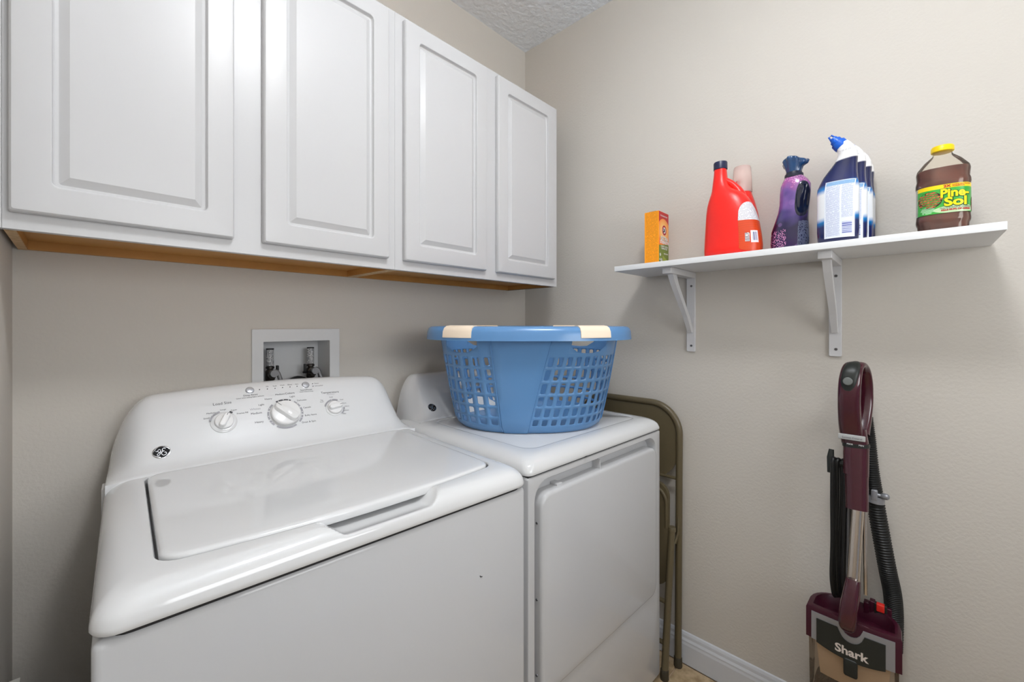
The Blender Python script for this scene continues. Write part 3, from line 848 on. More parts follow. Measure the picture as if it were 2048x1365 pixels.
# rear legs: straight tubes splayed towards the dryer at the floor
for y in (yn+.012, yfar-.012):
    xl_ = -.134 if y < -.6 else -.110
    cl(G().tube([(xl_, y, .014), (-.070, y, .52)], .0125, 14).out('rear_leg', M_olive, CH))
    cl(G().lathe([(.0145, 0), (.0145, .012), (.0125, .016)], 14, mtx=Matrix.Translation((-.070, y, .512))).out('leg_cap', M_olive, CH))
    cl(G().lathe([(.0145, .0), (.0155, .004), (.0145, .034), (.013, .036)], 14, mtx=Matrix.Translation((xl_, y, 0))).out('rubber_foot', M_oliveD, CH))
    cl(G().lathe([(.0145, .0), (.0155, .004), (.0145, .034), (.013, .036)], 14, mtx=Matrix.Translation((-.0425, y-.012 if y < -.6 else y+.012, 0))).out('rubber_foot', M_oliveD, CH))
    s_ = -1 if y < -.6 else 1
    g = G(); g.tube([(-.070, y+s_*.012, .470), (-.052, y+s_*.016, .505), (-.040, y+s_*.014, .575)], .0045, 8)
    cl(g.out('pivot_link', M_olive, CH))
for z, x in ((.12, -.1207), (.26, -.103)):
    cl(G().tube([(x, yn+.012, z), (x+.018*(1-z/.5), yfar-.012, z)], .008, 10).out('cross_bar', M_olive, CH))

# ================================================================== shelf with brackets
SZ = 1.4955
S = thing('wall_shelf', 'white wall shelf on two brackets holding the cleaning products', 'shelf', (0, -1.124, SZ-.018), 0)
S.rotation_euler = (0, 0, 0)
tilt = Matrix.Rotation(radians(-.45), 4, 'X')
G().box(-.25, -.0005, -.464, .464, 0, .018, b=.0008, mtx=tilt).out('board', M_shelf, S)
def ztilt(y): return SZ + (-(y+1.124))*sin(radians(.45))
def bracket(yc, zbot, w=.031):
    zt_ = ztilt(yc)-.018; y = yc+1.124; o = SZ-.018
    zr = zt_-o; zb_ = zbot-o
    v = G()
    L_ = [rr(y, (zb_+zr)/2, w/2, (zr-zb_)/2, .004, 3)]
    v.loft([[(-.0005, a, b) for a, b in L_[0]], [(-.009, a, b) for a, b in L_[0]], [(-.010, y+(a-y)*.94, (zb_+zr)/2+(b-(zb_+zr)/2)*.995) for a, b in L_[0]]])
    arm = v.out('wall_plate', M_brk, S, angle=30)
    G().box(-.222, -.010, y-w/2, y+w/2, zr-.021, zr-.0004, b=.0015).out('shelf_arm', M_brk, S)
    # diagonal brace, wider at the arm
    g = G(); x0, x1 = -.185, -.012; z0, z1 = zr-.020, zb_+.072
    def sec(x, z, wx, wy): return [(x-wx, y-wy, z), (x+wx, y-wy, z), (x+wx, y+wy, z), (x-wx, y+wy, z)]
    g.loft([sec(x0+.006, z0, .017, w*.30), sec(x0+.03, z0-.035, .014, w*.30), sec(-.05, z1+.055, .012, w*.27), sec(x1+.0, z1, .010, w*.24)])
    g.out('brace', M_brk, S, smooth=False)
    for zz in (zr-.050, zb_+.022):
        s_ = G().lathe([(.0042, 0), (.0040, .0012), (.0015, .0014), (.001, .0008)], 14, mtx=Matrix.Translation((-.0100, y-.002, zz)) @ Matrix.Rotation(radians(-90), 4, 'Y')).out('screw', M_screw, S)
bracket(-.8425, 1.180); bracket(-1.2735, 1.184)

# ---- carpet powder box
def boxprint():
    n = NT('orange_carton_side', .45); o = n.sep('UV'); u, v = o[0], o[1]
    ink = n.lines(u, v, 44, 14, .40, .42)
    inside = n.math('MULTIPLY', n.math('GREATER_THAN', u, .07), n.math('LESS_THAN', u, .93))
    f = n.math('MULTIPLY', n.math('MULTIPLY', ink, inside), .5)
    return n.color(n.mix(f, (250, 158, 8), (120, 70, 10)))
def boxfront():
    n = NT('orange_carton_front', .45); o = n.sep('UV'); u, v = o[0], o[1]
    du_ = n.math('SUBTRACT', u, .5)
    arc_ = n.math('SUBTRACT', .885, n.math('MULTIPLY', n.math('MULTIPLY', du_, du_), .35))
    red = n.math('GREATER_THAN', v, arc_)
    dv = n.math('MULTIPLY', n.math('SUBTRACT', v, .66), 2.4)
    r2 = n.math('SQRT', n.math('ADD', n.math('MULTIPLY', du_, du_), n.math('MULTIPLY', dv, dv)))
    glow = n.ramp(r2, [(0.0, (255, 236, 190)), (.32, (255, 196, 110)), (.62, (246, 128, 34))])
    c = n.mix(n.math('LESS_THAN', v, n.math('ADD', .415, n.math('MULTIPLY', du_, .05))), glow, (112, 130, 44))
    lime = n.math('LESS_THAN', v, n.math('SUBTRACT', .20, n.math('MULTIPLY', du_, .16)))
    c = n.mix(n.math('MULTIPLY', lime, n.math('GREATER_THAN', du_, -.1)), c, (158, 172, 60))
    c = n.mix(red, c, (190, 30, 34))
    return n.color(c)
bx = thing('powder_box', 'tall orange carton of carpet powder at the left end of the shelf', 'box', (-.0925, -.7475, ztilt(-.7475)))
hw_, hd_, hh_ = .0415, .0275, .2055
G().box(-hw_+.0006, hw_-.0006, -hd_+.0006, hd_-.0006, 0, hh_, b=.0006).out('carton', mat('orange_board', (250, 158, 8), .45), bx)
def quad(name, P, m, parent): return mk(name, P, [(0, 1, 2, 3)], m, parent, False, uv=[(0, 0), (1, 0), (1, 1), (0, 1)])
quad('printed_side', [(-hw_, hd_, .001), (-hw_, -hd_, .001), (-hw_, -hd_, hh_-.001), (-hw_, hd_, hh_-.001)], boxprint(), bx)
quad('printed_front', [(-hw_, -hd_, .001), (hw_, -hd_, .001), (hw_, -hd_, hh_-.001), (-hw_, -hd_, hh_-.001)], boxfront(), bx)
G().box(-.03, -.005, -.012, .016, hh_, hh_+.004, b=.001).out('pour_tab', M_dark, bx)
def bt(s, x, z, size, m, off=.0002, sx=1.0): return text(s, size, m, bx, lambda a, b, c: (x+a, -hd_-.0006, z+b), off=off, sx=sx)
M_lred = mat('emblem_red', (186, 36, 40), .5)
bt('THE STANDARD OF PURITY', 0, .190, .0068, M_white, sx=.72); bt('EXTRA', .004, .107, .0200, M_white, .0008); bt('STRENGTH', .004, .093, .0155, M_white, .0008, .95)
bt('EXTRA', .0035, .1065, .0200, mat('green_shadow', (84, 100, 30), .5), .0012).location = (.0004, .0003, -.0006)
bt('CARPET ODOR', .004, .078, .0088, M_white); bt('ELIMINATOR', .004, .070, .0088, M_white)
bt('FRESH SCENT', .018, .052, .0060, M_white)
def disc(parent, cx, cz, r, m, dy, name, sq=1.0, n=32, r0=0.0):
    vs = [(cx+r*cos(2*pi*k/n), -hd_-dy, cz+r*sq*sin(2*pi*k/n)) for k in range(n)]
    return mk(name, vs, [tuple(range(n))], m, parent, False)
disc(bx, .004, .139, .0185, M_lred, .0003, 'emblem'); disc(bx, .004, .139, .0118, M_white, .0004, 'emblem_disc')
g = G()      # flexed arm holding a hammer inside the emblem
g.tube([(-.004, -hd_-.0008, .1300), (-.0035, -hd_-.0008, .1355), (.0045, -hd_-.0008, .1350), (.0035, -hd_-.0008, .1420)], [.0022, .0026, .0022, .0014], 6)
g.tube([(-.0025, -hd_-.0008, .1425), (.0085, -hd_-.0008, .1430)], .0009, 6); g.box(-.0040, -.0012, -hd_-.0012, -hd_-.0004, .1395, .1462)
g.out('emblem_figure', mat('emblem_grey', (70, 62, 66), .5), bx, smooth=False)
random.seed(4)
g = G()
for (cx_, cz_, r_) in ((-.030, .046, .006), (-.020, .026, .0075), (-.008, .017, .006), (-.028, .010, .006), (.006, .008, .0055), (-.034, .028, .004), (-.015, .007, .005)):
    for k in range(5):
        a = 2*pi*k/5; x_, z_ = cx_+r_*.55*cos(a), cz_+r_*.55*sin(a)
        n_ = 10; vs = [(x_+r_*.5*cos(2*pi*j/n_), -hd_-.0005, max(.001, z_+r_*.5*sin(2*pi*j/n_))) for j in range(n_)]
        g.add(vs, [tuple(range(n_))])
g.out('printed_flowers', M_white, bx, smooth=False)

# ---- red jug
J = thing('detergent_jug', 'large red detergent jug with navy cap and side label', 'jug', (-.150, -1.0225, ztilt(-1.02)))
def sec3(z, cy, wy, wx, e=2.6, cx_=0.0, n=40): return [(p[0], p[1], z) for p in se(cx_, cy, wx, wy, e, n)]
# cy is along the shelf: + is towards the corner (left in the photograph)
g = G()
JS = [(.0, -.003, .076, .040), (.004, -.003, .0815, .046), (.03, -.004, .0835, .047), (.07, -.003, .0805, .047), (.11, -.001, .0760, .047), (.145, .003, .0700, .046),
      (.170, .006, .0640, .044), (.188, .009, .0570, .041), (.200, .012, .0505, .038), (.210, .017, .0420, .034), (.220, .0235, .0330, .030), (.232, .0290, .0262, .026), (.250, .0320, .0215, .022), (.272, .0320, .0190, .0195), (.292, .0320, .0175, .0180)]
g.loft([sec3(*s_) for s_ in JS]); g.out('jug_body', M_red, J, angle=60)
G().tube([(0, .024, .254), (0, .013, .250), (0, .001, .241), (0, -.010, .229), (0, -.020, .215), (0, -.028, .198), (0, -.034, .175)], [.010, .010, .010, .0105, .012, .014, .016], 14).out('carry_handle', M_red, J)
G().lathe([(.0195, .0), (.0205, .001), (.0205, .022), (.0195, .0245), (.001, .025)], 36, mtx=Matrix.Translation((0, .032, .290))).out('cap', M_navy, J)
def bodypoint(JS, z, ang, off, e=2.6):
    for a, b in zip(JS[:-1], JS[1:]):
        if a[0] <= z <= b[0]:
            f = (z-a[0])/(b[0]-a[0]); cy, wy, wx = (a[i]+(b[i]-a[i])*f for i in (1, 2, 3)); break
    c, s_ = cos(ang), sin(ang)
    r = (abs(c/(wx+off))**e+abs(s_/(wy+off))**e)**(-1/e)
    return V((r*c, cy+r*s_, z))
def patch(name, JS, a0, a1, z0, z1, m, parent, off=.0012, na=16, nz=14, shape=None, e=2.6):
    vs, uv, fs = [], [], []
    for j in range(nz+1):
        v = j/nz
        for i in range(na+1):
            u = i/na; uu, vv = (u, v) if shape is None else shape(u, v)
            vs.append(bodypoint(JS, z0+(z1-z0)*vv, radians(a0+(a1-a0)*uu), off, e)); uv.append((uu, vv))
    for j in range(nz):
        for i in range(na): k = j*(na+1)+i; fs.append((k, k+1, k+na+2, k+na+1))
    return mk(name, vs, fs, m, parent, True, uv=uv)
def juglabel():
    n = NT('jug_label_print', .35); o = n.sep('UV'); u, v = o[0], o[1]
    top = n.math('GREATER_THAN', v, .62)
    lw = n.lines(u, v, 40, 16, .45, .5)
    lo2 = n.lines(u, v, 46, 30, .25, .45)
    white = n.mix(n.math('MULTIPLY', lw, .4), (228, 226, 230), (120, 120, 140))
    org = n.mix(n.math('MULTIPLY', lo2, .45), (222, 70, 20), (140, 48, 16))
    def rect(a, b, c, d): return n.math('MULTIPLY', n.math('MULTIPLY', n.math('GREATER_THAN', u, a), n.math('LESS_THAN', u, b)), n.math('MULTIPLY', n.math('GREATER_THAN', v, c), n.math('LESS_THAN', v, d)))
    c = n.mix(top, org, white)
    bars = n.math('GREATER_THAN', n.noise(70, n.comb(u, 0.0), 0), .5)
    c = n.mix(rect(.36, .58, .16, .40), c, n.mix(n.math('MULTIPLY', bars, rect(.40, .54, .20, .37)), (236, 232, 240), (84, 84, 130)))
    c = n.mix(rect(.20, .33, .18, .36), c, n.mix(lw, (230, 226, 226), (80, 70, 80)))
    return n.color(c)
def arch(u, v):
    x = (u-.5)*2; top = .62+.38*sqrt(max(0, 1-abs(x)**2.2)); bot = .06*abs(x)**3
    return (u, bot+(top-bot)*v)
patch('side_label', JS, -146, -76, .012, .165, juglabel(), J, shape=arch)
# ---- second red bottle with clear dosing cap, behind
J2 = thing('detergent_bottle', 'red detergent bottle with clear pink dosing cap behind the red jug', 'bottle', (-.046, -1.033, ztilt(-1.03)))
g = G()
JS2 = [(.0, 0, .046, .034), (.004, 0, .050, .038), (.10, 0, .048, .038), (.16, .002, .042, .036), (.20, .004, .034, .034), (.222, .006, .029, .029), (.230, .006, .027, .027)]
g.loft([sec3(*s_) for s_ in JS2]); g.out('bottle_body', M_red, J2, angle=60)
M_pink = film('clear_pink_cap', (254, 246, 242), .15, (250, 228, 222), .42)
CT = Matrix.Translation((0, .006, .2305))
G().lathe([(.029, 0), (.030, .002), (.0285, .040), (.0262, .082), (.0240, .088), (.001, .089)], 36, mtx=CT).out('dosing_cap', M_pink, J2)
G().lathe([(.018, .0005), (.017, .022), (.014, .026), (.001, .027)], 28, mtx=CT).out('pour_spout', mat('pale_spout', (238, 214, 214), .4), J2)
G().lathe([(.008, 0), (.0075, .001)], 20, mtx=CT @ Matrix.Translation((-.0265, .0055, .030)) @ Matrix.Rotation(radians(-90), 4, 'Y')).out('cap_mark', mat('mark_red', (200, 60, 66), .5), J2)

# ---- purple softener bottle
def lilac():
    n = NT('lilac_print', .16, .4); xyz = n.sep(); z = n.math('MULTIPLY', xyz[2], 3.7)
    base = n.ramp(n.math('ADD', z, n.math('MULTIPLY', n.math('SUBTRACT', n.noise(16), .5), .75)),
                  [(0.0, (44, 22, 74)), (.22, (34, 26, 66)), (.42, (66, 52, 116)), (.60, (120, 86, 160)), (.78, (168, 92, 160)), (1.0, (96, 70, 120))])
    bok = n.t.nodes.new('ShaderNodeTexVoronoi'); bok.inputs['Scale'].default_value = 34; n.t.links.new(n.tc.outputs['Object'], bok.inputs['Vector'])
    spots = n.math('MULTIPLY', n.math('LESS_THAN', bok.outputs['Distance'], .30), .30)
    c = n.mix(spots, base, (150, 110, 180))
    # clusters of small lilac blossoms, bottom left and near the collar
    v2 = n.t.nodes.new('ShaderNodeTexVoronoi'); v2.inputs['Scale'].default_value = 330; n.t.links.new(n.tc.outputs['Object'], v2.inputs['Vector'])
    petals = n.math('LESS_THAN', v2.outputs['Distance'], .38)
    low = n.math('LESS_THAN', n.math('ADD', z, n.math('MULTIPLY', n.noise(30), .35)), .42)
    left = n.math('GREATER_THAN', xyz[1], .006)
    hi = n.math('GREATER_THAN', n.math('ADD', z, n.math('MULTIPLY', n.noise(40), .2)), .84)
    clump = n.math('MAXIMUM', n.math('MULTIPLY', low, left), hi)
    c = n.mix(n.math('MULTIPLY', petals, clump), c, (222, 150, 200))
    return n.color(c)
F = thing('softener_bottle', 'purple floral fabric softener bottle with fluted blue cup cap', 'bottle', (-.125, -1.180, ztilt(-1.18)))
FS = [(.0, .004, .043, .030), (.004, .004, .047, .033), (.03, .003, .0490, .035), (.065, .002, .0475, .035), (.095, -.002, .0420, .034), (.120, -.006, .0385, .033), (.145, -.009, .0375, .032), (.175, -.011, .0385, .031),
      (.198, -.012, .0375, .029), (.212, -.011, .0315, .026), (.222, -.009, .0245, .0215), (.228, -.008, .0205, .0200)]
g = G(); g.loft([sec3(*s_, 2.3) for s_ in FS]); g.out('bottle_body', lilac(), F, angle=60)
def oval(u, v):
    a = 2*pi*u; return (.5+.5*v*cos(a), .5+.5*v*sin(a))
# grip hollow: dark navy oval recess with a raised border
def ovalpatch(name, a0, a1, z0, z1, off_fn, m, parent, JS=FS, n=28, rings=(0.001, .3, .6, .8, .9, 1.0), e=2.3):
    loops_ = []
    for r_ in rings:
        lp = []
        for k in range(n):
            t_ = 2*pi*k/n; c, s_ = cos(t_), sin(t_)
            uu = .5+.5*r_*math.copysign(abs(c)**.9, c); vv = .5+.5*r_*math.copysign(abs(s_)**.85, s_)
            lp.append(bodypoint(JS, z0+(z1-z0)*vv, radians(a0+(a1-a0)*uu), off_fn(r_), e))
        loops_.append(lp)
    g = G(); g.loft(loops_, True, False); return g.out(name, m, parent, angle=60)
ovalpatch('grip_hollow', 184+8, 258, .100, .203, lambda r_: .0008 if r_ >= .99 else (.0024 if r_ > .88 else .0016-.0016*(1-r_)), mat('navy_gloss', (20, 26, 50), .12, coat=.6), F)
def sofprint():
    n = NT('softener_fine_print', .2, .3); o = n.sep('UV')
    ink = n.lines(o[0], o[1], 34, 9, .42, .45)
    return n.color(n.mix(n.math('MULTIPLY', ink, .75), (26, 28, 62), (150, 160, 190)))
patch('fine_print', FS, 218, 262, .010, .088, sofprint(), F, off=.0006, e=2.3)
G().lathe([(.0235, 0), (.0240, .003), (.0235, .010), (.0205, .0115), (.0200, .016)], 32, mtx=Matrix.Translation((0, -.008, .222))).out('collar', mat('collar_navy', (40, 44, 62), .3), F)
g = G(); Lc = []
for (r_, z_, w_) in ((.0190, .234, 0), (.0200, .243, .02), (.0228, .253, .04), (.0262, .263, .05), (.0290, .272, .06), (.0265, .2765, .06), (.014, .272, .05), (.001, .271, 0)):
    Lc.append([(r_*(1+w_*cos(9*t_))*cos(t_), -.008+r_*(1+w_*cos(9*t_)+(.30*max(0, cos(t_+pi/2))**6 if z_ > .262 and r_ > .02 else 0))*sin(t_), z_+(.006*cos(2*t_+.6) if r_ > .02 and z_ > .26 else 0)) for t_ in [2*pi*k/72 for k in range(72)]])
g.loft(Lc, False, False)
g.out('cup_cap', mat('blue_translucent_cap', (38, 84, 136), .10, trans=.35, coat=.5), F, angle=60)

# ---- four angled-neck bottles in a row
def wcmat():
    n = NT('blue_white_bottle_print', .18, .3); xyz = n.sep(); z = n.math('MULTIPLY', xyz[2], 1/.281)
    c = n.ramp(n.math('ADD', z, n.math('MULTIPLY', xyz[1], .5)), [(0.0, (22, 26, 74)), (.165, (24, 36, 92)), (.21, (0, 118, 190)), (.255, (236, 240, 246)), (.47, (240, 243, 248)), (.515, (0, 122, 200)), (.56, (24, 36, 92)), (.745, (22, 30, 72)), (.755, (234, 234, 236)), (1.0, (236, 236, 238))])
    return n.color(c)
M_wc = wcmat(); M_nozzle = mat('blue_nozzle', (16, 92, 200), .3)
def wclabel():
    n = NT('white_back_label', .3); o = n.sep('UV'); u, v = o[0], o[1]
    def rect(a, b, c, d): return n.math('MULTIPLY', n.math('MULTIPLY', n.math('GREATER_THAN', u, a), n.math('LESS_THAN', u, b)), n.math('MULTIPLY', n.math('GREATER_THAN', v, c), n.math('LESS_THAN', v, d)))
    ink = n.lines(u, v, 54, 30, .38, .5)
    cols = n.math('MAXIMUM', rect(.05, .52, .03, .95), rect(.58, .95, .34, .92))
    c = n.mix(n.math('MULTIPLY', n.math('MULTIPLY', ink, cols), .55), (230, 236, 246), (90, 106, 180))
    c = n.mix(rect(.03, .97, .925, .99), c, n.mix(n.math('MULTIPLY', ink, .5), (150, 190, 226), (70, 120, 190)))
    bars = n.math('GREATER_THAN', n.noise(90, n.comb(0.0, v), 0), .5)
    c = n.mix(rect(.60, .92, .07, .27), c, n.mix(bars, (226, 232, 246), (98, 108, 176)))
    return n.color(c)
M_wcl = wclabel()
# sections: height, centre along shelf (+ left), half width, half depth, tilt of the section
TS = [(.0, .0, .037, .020, 0), (.004, .0, .0425, .0235, 0), (.03, .0, .0442, .0250, 0), (.08, .0, .0445, .0250, 0), (.115, .0, .0444, .0250, 0), (.134, .0, .0445, .0250, 0), (.146, -.0005, .0437, .0248, 0), (.160, -.002, .0402, .0243, 2), (.177, -.005, .0360, .0235, 4),
      (.195, -.0110, .0300, .0222, 7), (.214, -.0180, .0243, .0205, 11), (.228, -.0200, .0212, .0192, 16), (.240, -.0180, .0188, .0178, 22), (.249, -.0140, .0170, .0165, 28), (.256, -.0090, .0158, .0155, 32)]
def tilt_sec(z, cy, wy, wx, a, e=2.5, n=36):
    P = []
    for p in se(0, 0, wx, wy, e, n): P.append((p[0], cy+p[1]*cos(radians(a)), z+p[1]*sin(radians(-a))*-1*-1))
    return P
def tb_bottle(x, y, label):
    t = thing('toilet_cleaner_bottle', label, 'bottle', (x, y, ztilt(y)), 0, 'angled-neck cleaner bottles in a row on the shelf')
    return t
def build_tb(t):
    g = G(); g.loft([tilt_sec(*s_) for s_ in TS]); b = g.out('bottle_body', M_wc, t, angle=60)
    # nozzle along the bent neck
    a = radians(36); d = V((0, sin(a), cos(a))); o = V((0, -.0080, .2535)); xx = V((1, 0, 0)); yy = d.cross(xx)
    F_ = frame(o, xx, yy, d)
    n_ = G().lathe([(.0165, -.004), (.0170, .0), (.0165, .012), (.0130, .014), (.0125, .022), (.0095, .0235), (.0085, .030), (.001, .031)], 28, mtx=F_).out('nozzle_cap', M_nozzle, t)
    G().tube([(-.0, *( (o+d*.029+yy*-.005).yz )), (0, *((o+d*.040+yy*-.003).yz)), (0, *((o+d*.040+yy*.004).yz)), (0, *((o+d*.029+yy*.006).yz))], .0022, 8).out('cap_loop', M_nozzle, n_)
    lab_vs, uv, fs = [], [], []
    na, nz = 12, 18
    for j in range(nz+1):
        z = .010+(.158-.010)*j/nz
        for i in range(na+1):
            u = i/na; yy_ = .026-.062*u
            if z > .13: yy_ -= (z-.13)*.12
            for a_, b_ in zip(TS[:-1], TS[1:]):
                if a_[0] <= z <= b_[0]:
                    f = (z-a_[0])/(b_[0]-a_[0]); cy, wy, wx = (a_[k]+(b_[k]-a_[k])*f for k in (1, 2, 3)); break
            q = min(1, abs((yy_-cy)/wy)); x = -wx*(max(0, 1-q**2.5))**(1/2.5)-.0006
            lab_vs.append((x, yy_, z)); uv.append((u, j/nz))
    for j in range(nz):
        for i in range(na): k = j*(na+1)+i; fs.append((k, k+1, k+na+2, k+na+1))
    mk('back_label', lab_vs, fs, M_wcl, t, True, uv=uv)
    text('00:44 05 10 24', .0052, M_printg, t, lambda a_, b_, c_: (-.0188, -.0125-a_, .235+b_+a_*.10), name='date_code')
    return t
tb0 = tb_bottle(-.214, -1.3005, 'blue and white toilet cleaner bottle at the shelf edge, front of its row'); build_tb(tb0)
for k, lab in ((1, 'blue and white toilet cleaner bottle, second from the shelf edge in its row'), (2, 'blue and white toilet cleaner bottle, third in the row behind two others'),
               (3, 'blue and white toilet cleaner bottle nearest the wall, last in its row')):
    r_ = tb0.copy(); COL.objects.link(r_); r_['label'] = lab; y_ = -1.3005-(0, .0125, .021, .023)[k]; r_.location = (-.214+.0585*k, y_, ztilt(y_))
    for ch in list(tb0.children):
        c_ = ch.copy(); COL.objects.link(c_); c_.parent = r_
        for sub in ch.children:
            d_ = sub.copy(); COL.objects.link(d_); d_.parent = c_

# ---- pine cleaner
PB = thing('pine_cleaner_bottle', 'large clear bottle of brown pine cleaner with yellow cap and green label', 'bottle', (-.120, -1.497, ztilt(-1.497)), radians(0))
PS = [(z_*.93, c_, a_*.96, b_*.96) for z_, c_, a_, b_ in [(.0, 0, .040, .040), (.004, 0, .0455, .0455), (.030, 0, .0470, .0470), (.036, 0, .0495, .0495), (.042, 0, .0500, .0500), (.052, 0, .0490, .0490), (.128, 0, .0490, .0490), (.136, 0, .0505, .0505), (.144, 0, .0500, .0500),
      (.150, 0, .0480, .0480), (.170, 0, .0495, .0495), (.178, 0, .0480, .0480), (.198, 0, .0350, .0350), (.214, 0, .0200, .0200), (.219, 0, .0175, .0175), (.232, 0, .0172, .0172)]]
M_pet = film('clear_bottle_plastic', (252, 249, 243), .06, (226, 216, 200), .05)
M_liq = mat('brown_cleaner_liquid', (84, 42, 38), .08, coat=.5, mottle=(30, .6, (118, 66, 56)))
g = G(); g.loft([sec3(*s_, 3.0) for s_ in PS], True, False); g.out('bottle_shell', M_pet, PB, angle=60)
PI_ = [(z+.001 if k == 0 else z, cy, wy-.0012, wx-.0012) for k, (z, cy, wy, wx) in enumerate(PS) if z < .160] + [(.162, 0, .0455, .0455)]
PI_ = sorted(PI_)
g = G(); g.loft([sec3(*s_, 3.0) for s_ in PI_]); g.out('cleaner_liquid', M_liq, PB, angle=60)
cp = G(); n_ = 60
cp.loft([[(r_*(1+(.02 if k % 2 else 0) if e else r_)*cos(2*pi*k/n_) if False else r_*(1+(.018*(k % 2) if e else 0))*cos(2*pi*k/n_), r_*(1+(.018*(k % 2) if e else 0))*sin(2*pi*k/n_), z_) for k in range(n_)]
         for r_, z_, e in ((.0190, .209, 0), (.0203, .210, 1), (.0203, .221, 1), (.0190, .2235, 0), (.001, .224, 0))])
cp.out('cap', M_yellow, PB)
def pinelabel():
    n = NT('green_label_print', .3); o = n.sep('UV'); u, v = o[0], o[1]
    def blob(cu, cv, ru, rv):
        a = n.math('DIVIDE', n.math('SUBTRACT', u, cu), ru); b = n.math('DIVIDE', n.math('SUBTRACT', v, cv), rv)
        return n.math('ADD', n.math('MULTIPLY', a, a), n.math('MULTIPLY', b, b))
    g1 = n.mix(n.noise(6, n.comb(u, v), 3), (30, 150, 50), (76, 186, 70))
    glow = n.math('LESS_THAN', blob(.62, .12, .30, .13), 1.0)
    c = n.mix(n.math('MULTIPLY', glow, .75), g1, (214, 226, 190))
    c = n.mix(n.math('MULTIPLY', n.math('MULTIPLY', n.lines(u, v, 22, 22, .42, .55), n.math('LESS_THAN', blob(.24, .15, .10, .13), 1.0)), .9), c, (196, 226, 196))
    yel = n.math('GREATER_THAN', v, .86); c = n.mix(yel, c, (250, 216, 0))
    side = n.math('LESS_THAN', u, .075); c = n.mix(side, c, n.mix(n.lines(u, v, 26, 40, .45, .5), (206, 206, 190), (110, 110, 100)))
    c = n.mix(n.math('GREATER_THAN', u, .97), c, (40, 150, 60))
    return n.color(c)
A0, A1, LZ0, LZ1 = 112, 262, .050, .1185
def pine(u, v, off=.0012):
    return bodypoint(PS, LZ0+(LZ1-LZ0)*v, radians(A0+(A1-A0)*u), off, 3.0)
lab = patch('wrap_label', PS, A0, A1, LZ0, LZ1, pinelabel(), PB, off=.0008, na=40, e=3.0)
def ptext(s, u, v, size, m, off=0, lift=.0014, sx=1.0, rot=0.0, shear=0.0, nm='lettering'):
    H = LZ1-LZ0; Lh = .113
    return text(s, size, m, lab, lambda a, b, c: pine(u+a/Lh, v+b/H, lift), off=off, sx=sx, sub=.004, shear=shear, name=nm)
M_pg = mat('label_dark_green', (18, 84, 34), .5); M_py = mat('label_yellow', (252, 222, 0), .4)
ptext('Pine-', .605, .665, .0275, M_pg, .0024, .0011, .78); ptext('Pine-', .60, .672, .0275, M_py, .0010, .0016, .78)
ptext('Sol', .615, .355, .0275, M_pg, .0024, .0011, 1.0); ptext('Sol', .61, .362, .0275, M_py, .0010, .0016, 1.0)
ptext('2X', .50, .925, .0088, M_lred, .0004); ptext('CONCENTRATED', .70, .950, .0038, M_lred, .0001); ptext('FORMULA', .645, .898, .0038, M_lred, .0001)
ptext('MULTI-SURFACE CLEANER', .62, .165, .0048, M_print, .0, sx=.86); ptext('KILLS 99.9% OF GERMS', .62, .095, .0052, M_lred, .0003, sx=.86)
M_cone1 = mat('pine_cone_scale', (196, 116, 66), .45, mottle=(220, .9, (96, 44, 26))); M_cone2 = mat('pine_cone_dark', (62, 30, 20), .6)
def cone(cu, cv, ru, rv, rot, nr, nc):
    vs, fs = [], []
    n_ = 24
    back = G(); back.add([pine(cu+ru*cos(2*pi*k/n_)*1.0, cv+rv*sin(2*pi*k/n_), .0012) for k in range(n_)], [tuple(range(n_))]); back.out('pine_cone_print', M_cone2, lab, smooth=False)
    g = G()
    for j in range(nr):
        for i in range(nc):
            x = (i+.5+(.5 if j % 2 else 0)-.25)/nc*2-1; y = (j+.5)/nr*2-1
            if x*x+y*y > .92: continue
            m_ = 8; cx_, cy_ = cu+ru*x*.95, cv+rv*y*.95; a_, b_ = ru/nc*1.02, rv/nr*1.05
            g.add([pine(cx_+a_*cos(2*pi*k/m_)+b_*.12*sin(2*pi*k/m_), cy_+b_*sin(2*pi*k/m_)*(1 if sin(2*pi*k/m_) > 0 else .45), .0014) for k in range(m_)], [tuple(range(m_))])
    g.out('pine_cone_scales', M_cone1, lab, smooth=False)
cone(.27, .50, .17, .30, 0, 7, 5); cone(.93, .27, .06, .26, 0, 7, 3)

# ================================================================== upright vacuum (leaning on the right wall)
VC = thing('upright_vacuum', 'burgundy upright vacuum cleaner leaning on the right wall below the shelf', 'vacuum', (-.13, -1.325, 0))
def vl(o): o.data.transform(Matrix.Translation((.13, 1.325, 0))); return o
def W3(px, py, x): return atX(px, py, x)
